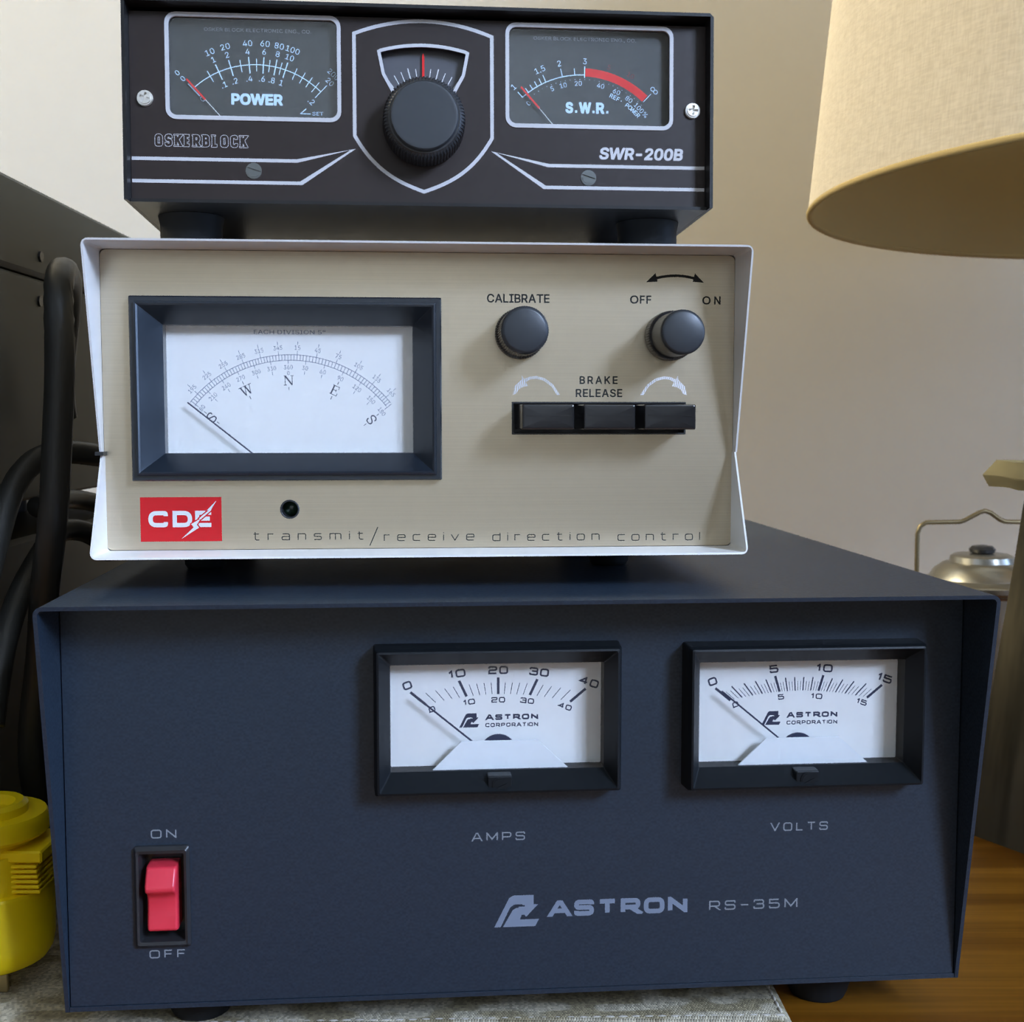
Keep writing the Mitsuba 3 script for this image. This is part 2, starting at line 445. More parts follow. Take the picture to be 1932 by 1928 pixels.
def serif(ch, h, t):
    """Capital letters with serifs for the compass dial."""
    w = {'N': 0.95, 'S': 0.62, 'E': 0.8, 'W': 1.25}[ch] * h
    def L(*p, tt=t):
        return LineString([(a * w, b * h) for a, b in p]).buffer(tt / 2, cap_style=2, join_style=2)
    thin = t * 0.45
    bars = lambda xs, z: [L((x - 0.17, z), (x + 0.17, z), tt=thin) for x in xs]
    if ch == 'N':
        g = [L((0.1, 0), (0.1, 1), tt=thin), L((0.1, 1), (0.9, 0)), L((0.9, 0), (0.9, 1), tt=thin)] + bars([0.1], 0) + bars([0.1, 0.9], 1)
    elif ch == 'E':
        g = [L((0.2, 0), (0.2, 1)), L((0, 1), (0.95, 1), (0.95, 0.75), tt=thin), L((0, 0), (1, 0), (1, 0.27), tt=thin), L((0.2, 0.52), (0.7, 0.52), tt=thin), L((0.7, 0.38), (0.7, 0.66), tt=thin)]
    elif ch == 'W':
        g = [L((0.08, 1), (0.3, 0)), L((0.3, 0), (0.5, 1), tt=thin), L((0.5, 1), (0.72, 0)), L((0.72, 0), (0.92, 1), tt=thin)] + bars([0.08, 0.5, 0.92], 1)
    else:
        a = [(1, 0.72), (0.9, 0.95), (0.5, 1), (0.1, 0.9), (0.05, 0.68), (0.5, 0.52), (0.95, 0.34), (0.9, 0.08), (0.5, 0), (0.1, 0.06), (0, 0.3)]
        from scipy.interpolate import CubicSpline
        q = CubicSpline(np.arange(len(a)), np.array(a))(np.linspace(0, len(a) - 1, 40))
        g = [LineString([(x * w, z * h) for x, z in q]).buffer(t * 0.42)]
    return unary_union(g)

def at(g, x, z, rot=0.0, anchor='c'):
    """Places lettering: anchor c centre, l lower left; rot in degrees clockwise."""
    x0, z0, x1, z1 = g.bounds
    if anchor == 'c':
        g = affinity.translate(g, -(x0 + x1) / 2, -(z0 + z1) / 2)
    if rot:
        g = affinity.rotate(g, -rot, origin=(0, 0))
    return affinity.translate(g, x, z)

def polar(c, r, deg):
    a = math.radians(deg)
    return c[0] + r * math.sin(a), c[1] + r * math.cos(a)

def bar(p, q, t):
    return LineString([p, q]).buffer(t / 2, cap_style=2)

def arc(c, r, a0, a1, t, n=40):
    return LineString([polar(c, r, a) for a in np.linspace(a0, a1, n)]).buffer(t / 2, cap_style=2)

def band(c, r0, r1, a0, a1, n=40):
    A = np.linspace(a0, a1, n)
    return Polygon([polar(c, r1, a) for a in A] + [polar(c, r0, a) for a in A[::-1]])

def needle(p, q, o, w, h=0.25):
    return ext(bar(p, q, w), o - h / 2, o + h / 2)

def picture_frame(cx, cz, steps, r=0.8):
    """A frame lofted through rectangles: steps of (half width, half height, out, dx, dz)."""
    return loft([(rr(cx, cz, hw, hh, max(r - 0.1 * i, 0.05), 3), o) for i, (hw, hh, o) in enumerate(steps)], False, False)

def screw_head(x, z, o, r, cross=False, dome=0.8, ang=0.0):
    """A screw head with a real recess."""
    base = Point(x, z).buffer(r, quad_segs=12)
    w = 0.16 * r if cross else 0.17 * r
    cut = unary_union([bar(polar((x, z), 0.62 * r if cross else 1.2 * r, ang), polar((x, z), -0.62 * r if cross else -1.2 * r, ang), 2 * w),
                       bar(polar((x, z), 0.62 * r, ang + 90), polar((x, z), -0.62 * r, ang + 90), 2 * w) if cross else bar(polar((x, z), 1.2 * r, ang), polar((x, z), -1.2 * r, ang), 2 * w)])
    low = ext(base, o - 0.3, o + 0.35 * dome)
    m1 = ext(base.buffer(-0.06 * r).difference(cut), o + 0.3 * dome, o + 0.7 * dome)
    m2 = ext(base.buffer(-0.22 * r).difference(cut), o + 0.7 * dome, o + dome)
    return cat_m([low, m1, m2])

# ================================================================ the setting
X0, X1, Y0, Y1, Z0, Z1 = -1.15, 1.55, -3.2, 0.95, -0.74, 1.95
TH = 0.12

def wall_with_hole(name, x, th, wins=(), m_='m_wall'):
    g = sbox(Y0, Z0, Y1, Z1)
    for win in wins:
        g = g.difference(sbox(win['y0'], win['z0'], win['y1'], win['z1']))
    m = trimesh.creation.extrude_polygon(g, th, engine='earcut')
    v = np.array(m.vertices)
    m.vertices = np.stack([x + v[:, 2], v[:, 0], v[:, 1]], 1)
    m.fix_normals()
    return struct(name, m, m_)

struct('wall_back', wbox(X0 - TH, X1 + TH, Y1, Y1 + TH, Z0, Z1), 'm_wall')
struct('wall_front', wbox(X0 - TH, X1 + TH, Y0 - TH, Y0, Z0, Z1), 'm_wall')
wall_with_hole('wall_left', X0 - TH, TH, [WIN2], 'm_wall_darkened')
wall_with_hole('wall_right', X1, TH, [WIN1, WIN3], 'm_wall_darkened')
struct('floor', wbox(X0 - TH, X1 + TH, Y0 - TH, Y1 + TH, Z0 - 0.1, Z0), 'm_floor')
struct('ceiling', wbox(X0 - TH, X1 + TH, Y0 - TH, Y1 + TH, Z1, Z1 + 0.1), 'm_ceiling')
struct('baseboard_back', wbox(X0, X1, Y1 - 0.015, Y1, Z0, Z0 + 0.09, 0.004), 'm_white_paint')

def window(name, w, xin, xout, sign, mullions):
    """A window in a side wall: frame with glazing bars, and the daylit panes (they emit into the room)."""
    labels[name] = {'kind': 'structure'}
    y0, y1, z0, z1 = w['y0'], w['y1'], w['z0'], w['z1']
    f = 0.045
    xa, xb = sorted((xin, xout))
    bars = [wbox(xa, xb, y0, y0 + f, z0, z1, 0.004), wbox(xa, xb, y1 - f, y1, z0, z1, 0.004), wbox(xa, xb, y0 + f, y1 - f, z0, z0 + f, 0.004), wbox(xa, xb, y0 + f, y1 - f, z1 - f, z1, 0.004)]
    struct('frame', cat_m(bars), 'm_white_paint', name)
    ys = np.linspace(y0 + f, y1 - f, mullions + 1)
    xm = xout - 0.35 * (xout - xin)
    for y in ys[1:-1]:
        struct('glazing_bar', wbox(xa + 0.01, xb - 0.01, y - 0.012, y + 0.012, z0 + f, z1 - f, 0.003), 'm_white_paint', name)
    for a, b in zip(ys[:-1], ys[1:]):
        v = np.array([[xm, a + 0.012, z0 + f], [xm, b - 0.012, z0 + f], [xm, b - 0.012, z1 - f], [xm, a + 0.012, z1 - f]])
        fc = np.array([[0, 1, 2], [0, 2, 3]])
        if sign < 0:
            fc = fc[:, ::-1]
        k = key('pane', name)
        scene[k] = mikit.ply((v, fc), 'm_white_paint', False, emitter={'type': 'area', 'radiance': rgb(*w['rgb'])})
    struct('sill', wbox(min(xin, xin + sign * 0.05), max(xin, xin + sign * 0.05), y0 - 0.04, y1 + 0.04, z0 - 0.03, z0, 0.004), 'm_white_paint', name)

window('window_1', WIN1, X1, X1 + TH, -1, 3)
window('window_2', WIN2, X0, X0 - TH, 1, 2)
window('window_3', WIN3, X1, X1 + TH, -1, 2)

# ================================================================ desk and runner
k = thing('desk', 'orange-brown wooden desk top carrying the stacked equipment', 'desk')
obj('desktop', wbox(-1.10, 1.05, 0.10, 0.925, -0.030, 0.0, 0.003), 'm_desk', k)
for lx in (-1.06, 0.94):
    for ly in (0.14, 0.83):
        obj('leg', wbox(lx, lx + 0.06, ly, ly + 0.06, Z0, -0.030, 0.003), 'm_desk', k)

k = thing('table_runner', 'woven beige cloth runner with a stitched hem under the dark grey power supply', 'cloth')
def runner_grid(x0, x1, y0, y1, yaw, nx, ny, h, pivot):
    u, v = np.meshgrid(np.linspace(x0, x1, nx), np.linspace(y0, y1, ny))
    edge = np.minimum.reduce([u - x0, x1 - u, v - y0, y1 - v])
    z = 0.0006 + (h - 0.0006) * np.sqrt(np.clip(edge / 0.0018, 0, 1)) + 0.0003 * (meshkit.noise(np.stack([u * 90, v * 90, u * 0], -1)) - 0.5)
    c, s = math.cos(yaw), math.sin(yaw)
    X, Y = pivot[0] + (u - pivot[0]) * c - (v - pivot[1]) * s, pivot[1] + (u - pivot[0]) * s + (v - pivot[1]) * c
    V = np.stack([X, Y, z], -1).reshape(-1, 3)
    i = np.arange(nx * ny).reshape(ny, nx)
    F = np.concatenate([np.stack([i[:-1, :-1], i[:-1, 1:], i[1:, 1:]], -1).reshape(-1, 3), np.stack([i[:-1, :-1], i[1:, 1:], i[1:, :-1]], -1).reshape(-1, 3)])
    return V, F
PIV, RYAW = (0.0895, 0.3835), math.radians(1.6)
obj('cloth', runner_grid(-0.48, 0.0895, 0.3835, 0.80, RYAW, 240, 180, 0.0020, PIV), 'm_runner', k, True)
hem = []
for x in np.arange(-0.46, 0.088, 0.0042):
    m = trimesh.creation.icosphere(1, 1.0)
    m.apply_scale([0.0019, 0.0007, 0.0006])
    m.apply_translation([x, 0.3862 + 0.0003 * random.random(), 0.0016])
    hem.append(m)
for y in np.arange(0.389, 0.50, 0.0042):
    m = trimesh.creation.icosphere(1, 1.0)
    m.apply_scale([0.0006, 0.0019, 0.0006])
    m.apply_translation([0.0868, y, 0.0020])
    hem.append(m)
hem = cat_m(hem)
R = trimesh.transformations.rotation_matrix(RYAW, [0, 0, 1], [PIV[0], PIV[1], 0])
hem.apply_transform(R)
hk = obj('hem_stitches', hem, 'm_hem', k, True)
labels[hk] = {'kind': 'stuff'}

# ================================================================ power supply (bottom of the stack)
psu = thing('power_supply', 'dark grey power supply with two white needle meters and a red switch, bottom of stack', 'power supply')
A = Device(psu, (0.00404, 0.37542, -0.11633), 0.08407)
HW, HH, DEPTH = 139.5, 63.4, 278.0

def visor_case(hw, z0, z1, th, o_top, o_bot, back, r):
    """An inverted U of sheet metal whose front edge slopes from o_top to o_bot."""
    outer = [(-hw, z0), *[tuple(p) for p in rr(0, (z0 + z1) / 2, hw, (z1 - z0) / 2, r, 5)[6:12][::-1]], *[tuple(p) for p in rr(0, (z0 + z1) / 2, hw, (z1 - z0) / 2, r, 5)[0:6][::-1]], (hw, z0)]
    inner = [(-hw + th, z0), *[tuple(p) for p in rr(0, (z0 + z1) / 2, hw - th, (z1 - z0) / 2 - th, max(r - th, 0.2), 5)[6:12][::-1]], *[tuple(p) for p in rr(0, (z0 + z1) / 2, hw - th, (z1 - z0) / 2 - th, max(r - th, 0.2), 5)[0:6][::-1]], (hw - th, z0)]
    m = ext(Polygon(outer + inner[::-1]), back, 1.0)
    v = np.array(m.vertices)
    front = v[:, 1] < 0
    v[front, 1] = -(o_bot + (v[front, 2] - z0) / (z1 - z0) * (o_top - o_bot))
    m.vertices = v
    return m

A.put('case_cover', visor_case(HW, -HH, HH, 1.2, 22.2, 0.6, -DEPTH, 2.6), 'm_psu', smooth=35)
A.put('bottom_plate', ext(sbox(-HW + 1.3, -HH, HW - 1.3, -HH + 1.4), -DEPTH, 0.5), 'm_psu')
A.put('rear_panel', ext(sbox(-HW + 1.3, -HH + 1.5, HW - 1.3, HH - 1.3), -DEPTH, -DEPTH + 1.5), 'm_psu')
M1, M2 = (-8.6, 25.0), (86.3, 24.3)
panel = sbox(-HW + 1.5, -HH + 1.5, HW - 1.5, HH - 1.4)
for c in (M1, M2):
    panel = panel.difference(sbox(c[0] - 33.5, c[1] - 17.5, c[0] + 33.5, c[1] + 17.5))
panel = panel.difference(sbox(-116.4, -42.2, -103.4, -14.2))
A.put('front_panel', ext(panel, -1.5, 0), 'm_psu')

def logo_shape(h):
    """The maker's mark: two slanted strokes ending in an arrow, height 1 scaled to h."""
    a = Polygon([(0, 0), (0.20, 0), (0.49, 0.60), (0.545, 0.655), (0.82, 0.655), (0.82, 0.80), (0.545, 0.80), (0.42, 0.70), (0.36, 0.62), (0.36, 0.62), (0.05, 0)]).buffer(0)
    left = Polygon([(0, 0), (0.185, 0), (0.50, 0.66), (0.58, 0.72), (0.86, 0.72), (0.86, 0.62), (0.80, 0.62), (1.02, 0.36), (1.36, 0.70), (1.22, 0.70), (1.22, 1.0), (0.56, 1.0), (0.44, 0.92)])
    left = Polygon([(0, 0), (0.20, 0), (0.50, 0.62), (0.62, 0.71), (0.88, 0.71), (0.88, 0.66), (0.74, 0.66), (0.99, 0.30), (1.37, 0.70), (1.23, 0.70), (1.23, 1.0), (0.60, 1.0), (0.47, 0.93)])
    right = Polygon([(0.27, 0), (1.28, 0), (1.40, 0.23), (0.80, 0.23), (0.86, 0.38), (0.95, 0.38), (0.80, 0.60), (0.68, 0.60), (0.58, 0.54)])
    g = unary_union([left.buffer(0), right.buffer(0)])
    gap = LineString([(0.235, -0.02), (0.545, 0.60), (0.65, 0.66), (0.95, 0.66)]).buffer(0.022, cap_style=2)
    g = g.difference(gap).difference(Polygon([(0.80, 0.23), (1.02, 0.23), (1.02, 0.30), (0.86, 0.38)]))
    return affinity.scale(g, h, h, origin=(0, 0))

def psu_meter(c, volts):
    cx, cz = c
    label = 'white needle meter marked in volts' if volts else 'white needle meter marked in amps'
    k = A.put('meter', picture_frame(cx, cz, [(37.6, 22.6, 0), (37.2, 22.2, 7.0), (36.4, 21.6, 8.8), (35.8, 21.0, 9.0), (32.6, 16.4, 2.2), (32.6, 16.4, -4.0)]), 'm_bezel_black', label=label)
    A.put('dial', loft([(rr(cx, cz, 33.4, 17.4, 0.5), -5.0), (rr(cx, cz, 33.4, 17.4, 0.5), -4.0)]), 'm_dial_white', k)
    ac, R0, piv = ((cx + 0.9, -56.3), 87.0, (cx + 0.6, 9.3)) if not volts else ((cx + 0.85, -61.6), 91.6, (cx + 0.75, 9.0))
    def hit(deg, r):
        """Where the ray from the needle's pivot meets the arc of radius r."""
        d = np.array(polar((0, 0), 1, deg))
        e = np.array(piv) - ac
        b = e @ d
        return tuple(np.array(piv) + d * (-b + math.sqrt(b * b - e @ e + r * r)))
    S, fine, num = [], [], []
    A0 = 50.3
    if volts:
        for i in range(46):
            a = -A0 + 2 * A0 * i / 45
            if i % 15 == 0:
                S.append(bar(hit(a, R0), hit(a, R0 + 5.1), 0.75))
            elif i % 3 == 0:
                S.append(bar(hit(a, R0), hit(a, R0 + 4.3), 0.38))
            else:
                fine.append(bar(hit(a, R0), hit(a, R0 + 3.0), 0.17))
        marks = [(0, '0'), (15, '5'), (30, '10'), (45, '15')]
        big, low, nmax = 7.4, -1.7, 45
    else:
        for i in range(21):
            a = -A0 + 2 * A0 * i / 20
            if i % 5 == 0:
                S.append(bar(hit(a, R0), hit(a, R0 + 5.2), 0.8))
            else:
                fine.append(bar(hit(a, R0), hit(a, R0 + 3.6), 0.2))
        marks = [(0, '0'), (5, '10'), (10, '20'), (15, '30'), (20, '40')]
        big, low, nmax = 7.5, -1.8, 20
    for i, t in marks:
        a = -A0 + 2 * A0 * i / nmax
        tilt = a * (0.42 if abs(a) < 45 else 0.5)
        p, q = hit(a * 0.968, R0 + big), hit(a, R0 + low)
        wid = {'0': 1.0, '5': 1.0, '10': 1.85, '15': 1.75}.get(t, 2.15)
        num.append(at(euro(t, 2.55, 2.85 * wid, 0.52, gap=0.2), p[0], p[1], tilt * 0.75))
        num.append(at(euro(t, 1.75, 2.0 * wid, 0.36, gap=0.2), q[0], q[1], tilt * 0.75))
    A.put('scale_marks', flat(unary_union(S + fine), -3.95), 'm_print_navy', k)
    A.put('numerals', flat(unary_union(num), -3.95), 'm_print_navy', k)
    lx, lz = (cx - 11.5, 20.4) if not volts else (cx - 11.2, 19.2)
    A.put('logo', flat(at(logo_shape(4.4), lx, lz, anchor='l'), -3.95), 'm_print_navy', k)
    A.put('lettering', flat(unary_union([at(euro('ASTRON', 1.75, 16.3, 0.5, gap=0.25), lx + 8.2, lz + 2.2, anchor='l'), at(euro('CORPORATION', 1.25, 16.4, 0.28, gap=0.25), lx + 8.1, lz, anchor='l')]), -3.95), 'm_print_navy', k)
    A.put('pivot_hub', loft([(circ(cx + 0.6, cz - 12.4 + (0.0 if not volts else -0.9), 5.6, 40), -4.0), (circ(cx + 0.6, cz - 12.4 + (0.0 if not volts else -0.9), 5.6, 40), -3.0)]), 'm_print_navy', k)
    tz = 17.3 if not volts else 16.2
    trap = Polygon([(cx - 22.0, cz - 18.6), (cx + 24.0, cz - 18.6), (cx + 12.4, tz), (cx - 11.0, tz)])
    A.put('cover_plate', ext(trap, 0.2, 0.9), 'm_cover_plate', k)
    tip = hit(-A0 + 1.0, R0 + 4.6)
    A.put('needle', needle(tip, polar(piv, 10.0, -A0 + 3.4), -0.5, 0.5), 'm_print_navy', k)
    A.put('glass', flat(sbox(cx - 32.7, cz - 16.5, cx + 32.7, cz + 16.5), 1.9), 'm_glass', k)
    ax = cx + 0.3
    A.put('adjust_housing', rbox(ax - 3.7, ax + 3.7, cz - 22.2, cz - 16.8, 0.2, 7.6, 0.5, 0.4), 'm_bezel_black', k)
    A.put('adjust_screw', screw_head(ax, cz - 19.4, 7.6, 2.4, False, 0.7, 65), 'm_bezel_black', k)

psu_meter(M1, False)
psu_meter(M2, True)
for t, x, z, w, h in (('AMPS', -16.5, -14.3, 16.5, 2.7), ('VOLTS', 77.4, -13.8, 18.5, 2.75), ('ON', -113.2, -10.6, 7.6, 2.75), ('OFF', -114.4, -47.8, 10.8, 2.6)):
    A.put('lettering', flat(at(euro(t, h, w, 0.42), x, z, anchor='l'), 0.05), 'm_print_grey', label=f'pale printed word {t}')
A.put('lettering', flat(at(euro('ASTRON', 5.15, 43.8, 1.5, gap=0.17), 7.4, -39.0, anchor='l'), 0.05), 'm_print_logo', label='large pale blue word ASTRON')
A.put('lettering', flat(at(euro('RS-35M', 3.1, 28.4, 0.45), 58.1, -38.7, anchor='l'), 0.05), 'm_print_grey', label='thin printed characters RS-35M')
A.put('logo', flat(at(logo_shape(10.0), -9.6, -41.8, anchor='l'), 0.05), 'm_print_logo', label='pale blue arrow emblem')
sx, sz = -109.9, -28.2
swk = A.put('rocker_switch', picture_frame(sx, sz, [(8.2, 15.6, 0), (8.2, 15.6, 1.4), (7.4, 14.6, 2.4), (6.7, 13.6, 2.2), (6.2, 13.2, -1.0), (6.2, 13.2, -6.0)], 0.8), 'm_black_plastic', label='red rocker switch in a black frame')
A.put('recess', loft([(rr(sx, sz, 6.4, 13.4, 0.4), -7.0), (rr(sx, sz, 6.4, 13.4, 0.4), -5.5)]), 'm_black_gloss', swk)
# the rocker is tipped to ON's opposite end: a shallow V of two faces, the upper standing out
prof = [(-10.0, -5.0), (-10.0, 2.0), (-9.6, 2.7), (-8.8, 3.0), (-4.0, 2.2), (-0.2, 2.1), (1.6, 3.0), (2.6, 4.6), (3.1, 5.6), (3.9, 6.0), (5.2, 5.9), (9.4, 3.3), (9.9, 2.7), (10.0, 2.0), (10.0, -5.0)]
pts = []
for xx, ins in ((-4.5, 0.9), (-4.2, 0.3), (-3.7, 0.0), (3.7, 0.0), (4.2, 0.3), (4.5, 0.9)):
    pts.append([(xx, -(min(o, o - ins) if o > 0 else o), z * (1 - 0.02 * ins)) for z, o in prof])
V, F, n = np.array(pts).reshape(-1, 3), [], len(prof)
for i in range(len(pts) - 1):
    for j in range(n - 1):
        a, b, c, d = i * n + j, (i + 1) * n + j, (i + 1) * n + j + 1, i * n + j + 1
        F += [[a, b, c], [a, c, d]]
for i in (0, len(pts) - 1):
    q = Polygon([(z, o) for z, o in prof])
    tv, tf = trimesh.creation.triangulate_polygon(q, engine='earcut')
    idx = [int(np.argmin([(z - a) ** 2 + (o - b) ** 2 for z, o in prof])) for a, b in tv]
    for t in tf:
        F.append([i * n + idx[j] for j in t])
rk = trimesh.Trimesh(V + [sx + 0.1, 0, sz - 0.3], np.array(F), process=False)
rk.fix_normals()
A.put('rocker', rk, 'm_rocker', swk, 40, label='red plastic rocker')
for fx, fy in ((-103.0, -23), (101.3, -23), (-103.0, -240), (97.0, -240)):
    A.put('foot', lathe(0, 0, [(1, 0)], 8) if False else trimesh.Trimesh(*(lambda v, f: (np.stack([v[:, 0] + fx, v[:, 1] - fy, v[:, 2]], 1), f))(*(lambda m: (np.array(m.vertices), np.array(m.faces)))(trimesh.creation.revolve([(0, -CAM_Z * 1000 + 116.33 + (2.45 if fx < 0 or fy < -100 else 0.1)), (9.0, -CAM_Z * 1000 + 116.33 + (2.45 if fx < 0 or fy < -100 else 0.1)), (9.8, -CAM_Z * 1000 + 118.0 + (2.45 if fx < 0 or fy < -100 else 0.1)), (13.5, -HH - 0.2), (0, -HH - 0.2)], sections=32))), process=False), 'm_rubber', smooth=40)

# ================================================================ antenna direction controller (middle)
ctl = thing('direction_controller', 'silver-faced control box with a white compass dial and three black keys, mid stack', 'control box')
C = Device(ctl, (-0.02749, 0.39188, 0.0045), 0.08043)
CW, CT, CB, ZP = 99.3, 46.9, -46.9, -16.0
def half_shell(top):
    """One half of the folded sheet case with raked side edges."""
    th, back = 0.6, -146.0
    z_e = CT if top else CB
    sgn = 1 if top else -1
    zs = sorted([z_e, ZP])
    w = CW - (0.0 if top else 0.35)
    base = rr(0, 0, w, CT, 2.2, 4)
    outer = [(-w, ZP)] + [tuple(p) for p in (base[5:10][::-1] if top else base[10:15])] + [tuple(p) for p in (base[0:5][::-1] if top else base[15:20])] + [(w, ZP)]
    b2 = rr(0, 0, w - th, CT - th, 1.2, 4)
    inner = [(-w + th, ZP)] + [tuple(p) for p in (b2[5:10][::-1] if top else b2[10:15])] + [tuple(p) for p in (b2[0:5][::-1] if top else b2[15:20])] + [(w - th, ZP)]
    m = ext(Polygon(outer + inner[::-1]).buffer(0), back, 1.0)
    v = np.array(m.vertices)
    fr = v[:, 1] < 0
    tt = (v[fr, 2] - ZP) / (z_e - ZP)
    v[fr, 1] = -(3.2 + tt * (16.6 if top else 16.9))
    m.vertices = v
    return m
C.put('upper_cover', half_shell(True), 'm_grey_paint', smooth=35)
C.put('lower_cover', half_shell(False), 'm_grey_paint', smooth=35)
C.put('seam_gap_dark', ext(sbox(-CW - 0.9, ZP - 0.55, -CW + 1.6, ZP + 0.55), -8, 5.2), 'm_black_plastic', label='small black block standing in for the shaded seam gap of the case')  # black block stands in for the shade in the gap between the covers
C.put('rear_panel', ext(sbox(-CW + 1.1, CB + 1.0, CW - 1.1, CT - 1.0), -146, -145), 'm_grey_paint')
MX0, MX1, MZ0, MZ1 = -80.7, -3.6, -16.2, 23.65
fp = Polygon(rr(0, 0, CW - 0.7, CT - 0.75, 2.0))
fp = fp.difference(sbox(MX0 - 5, MZ0 - 5, MX1 + 5, MZ1 + 5)).difference(Point(-42.25, -33.7).buffer(2.75)).difference(sbox(27.8, -10.1, 82.9, -0.4))
C.put('front_panel', ext(fp, -1.2, 0), 'm_brushed', label='brushed aluminium front panel')
mx, mz, mw, mh = (MX0 + MX1) / 2, (MZ0 + MZ1) / 2, (MX1 - MX0) / 2, (MZ1 - MZ0) / 2
cm = C.put('compass_meter', picture_frame(mx, mz, [(mw + 8.9, mh + 8.3, 0), (mw + 8.9, mh + 8.3, 3.2), (mw + 8.5, mh + 7.9, 3.7), (mw + 7.3, mh + 6.7, 3.7), (mw + 7.1, mh + 6.5, 5.0), (mw + 6.5, mh + 5.9, 5.2), (mw + 6.0, mh + 5.4, 4.7), (mw, mh, -3.0), (mw, mh, -8.0)], 0.5), 'm_bezel', label='framed white compass dial')
C.put('dial', loft([(rr(mx, mz, mw + 0.6, mh + 0.6, 0.3), -9.0), (rr(mx, mz, mw + 0.6, mh + 0.6, 0.3), -8.0)]), 'm_dial_white', cm)
DC, DR = (-42.2, -25.5), 40.3
S = [arc(DC, DR, -51.2, 51.4, 0.18, 80), arc(DC, DR - 1.75, -51.2, 51.4, 0.18, 80)]
deg_t = [-50.5, -41.96, -33.67, -25.4, -17.21, -9.32, -1.09, 7.27, 16.22, 25.52, 35.11, 44.2, 52.07]
deg_of = lambda d: float(np.interp(d, np.arange(-180, 181, 30), deg_t))
for i in range(-36, 37):
    a = deg_of(i * 5)
    S.append(bar(polar(DC, DR, a), polar(DC, DR - 1.75, a), 0.17))
num = []
for i in range(12):
    d = -165 + 30 * i
    a = deg_of(d)
    S.append(bar(polar(DC, DR, a), polar(DC, DR + 1.2, a), 0.17))
    S.append(bar(polar(DC, DR + 3.2, a), polar(DC, DR + 4.2, a), 0.17))
    t = str(d % 360)
    num.append(at(sans(t, 1.35, 0.92 * len(t)), *polar(DC, DR + 2.25, a), a))
for i in range(13):
    d = -180 + 30 * i
    a = deg_of(d)
    S.append(bar(polar(DC, DR - 1.75, a), polar(DC, DR - 2.8, a), 0.17))
    t = '360' if d == 0 else str(d % 360)
    num.append(at(sans(t, 1.35, 0.92 * len(t)), *polar(DC, DR - 3.95, a), a))
    if d not in (-180, 180, -90, 0, 90):
        S.append(bar(polar(DC, DR - 5.0, a), polar(DC, DR - 6.0, a), 0.17))
num.append(at(sans('0', 1.2), *polar(DC, DR - 5.8, -1.09), -1))
C.put('scale_marks', flat(unary_union(S), -7.95), 'm_print_fine', cm)
C.put('numerals', flat(unary_union(num), -7.95), 'm_print_fine', cm)
for ch, d in (('S', -180), ('W', -90), ('N', 0), ('E', 90), ('S', 180)):
    a = deg_of(d)
    g = unary_union([at(serif(ch, 2.9, 0.42), *polar(DC, DR - 8.1, a), a), bar(polar(DC, DR - 10.2, a), polar(DC, DR - 11.2, a), 0.2), bar(polar(DC, DR - 5.1, a), polar(DC, DR - 6.1, a), 0.2)] if d else [at(serif(ch, 2.9, 0.42), *polar(DC, DR - 8.1, a), a), bar(polar(DC, DR - 10.2, a), polar(DC, DR - 11.2, a), 0.2)])
    C.put('compass_letter', flat(g, -7.95), 'm_print_navy', cm)
C.put('lettering', flat(at(sans('EACH DIVISION 5\u00b0', 1.35, 22.4), -53.5, 21.2, anchor='l'), -7.95), 'm_print_fine', cm)
C.put('needle', needle(polar(DC, 40.5, -51.6), polar(DC, 8.0, -53.5), -5.2, 0.42), 'm_print_navy', cm)
C.put('glass', flat(sbox(MX0 - 0.1, MZ0 - 0.1, MX1 + 0.1, MZ1 + 0.1), -3.1), 'm_glass', cm)

lp = C.put('logo_plate', ext(sbox(-88.1, -43.5, -63.3, -29.7), -0.2, 0.25), 'm_red_label', label='red label with white letters CDE and a lightning bolt')
letters = [at(euro('C', 5.1, 6.0, 1.35, 0.45), -85.7, -39.05, anchor='l'), at(euro('D', 5.1, 6.0, 1.35, 0.45), -78.3, -39.05, anchor='l'), at(euro('E', 5.1, 5.6, 1.3), -71.4, -39.05, anchor='l')]
bolt = unary_union([Polygon([(-64.7, -30.7), (-66.5, -33.7), (-67.9, -33.9)]), Polygon([(-67.0, -33.6), (-66.3, -33.7), (-69.6, -36.6), (-70.3, -36.4)]), Polygon([(-69.6, -36.3), (-72.7, -38.1), (-71.9, -39.1), (-75.8, -42.8), (-70.2, -39.2), (-70.9, -38.3)])])
slit = bolt.buffer(0.34)
C.put('lettering', flat(unary_union(letters).difference(slit), 0.30), 'm_print_white', lp)
C.put('lightning_bolt', flat(bolt, 0.30), 'm_print_white', lp)
pk = C.put('pilot_lamp', lathe(-42.25, -33.7, [(3.0, -1.4), (3.0, 0.05), (2.75, 0.25)], 40) if False else loft([(circ(-42.25, -33.7, q_, 40), o_) for q_, o_ in ((3.0, -1.2), (3.0, 0.08), (2.75, 0.28), (2.5, 0.2), (2.4, -7.0))], False, False), 'm_black_plastic', smooth=40, label='small dark green pilot lamp')
C.put('lens', lathe(-42.25, -33.7, [(2.4, -7.5), (2.4, -5.4), (1.6, -4.9), (0.6, -4.7)], 32), 'm_pilot', pk, 40)
for t, x, z, w, h in (('transmit', -53.7, -43.4, 34.4, 2.75), ('receive', -13.0, -43.95, 28.6, 2.75), ('direction', 21.3, -44.2, 34.4, 2.75), ('control', 61.5, -44.45, 26.7, 2.75)):
    C.put('lettering', flat(at(euro(t, h, w, 0.27, 0.2, gw=2.75), x, z, anchor='l'), 0.05), 'm_print_black', label=f'thin black word {t}')
C.put('lettering', flat(bar((-17.4, -45.3), (-14.9, -39.5), 0.27), 0.05), 'm_print_black', label='thin black slash between transmit and receive')
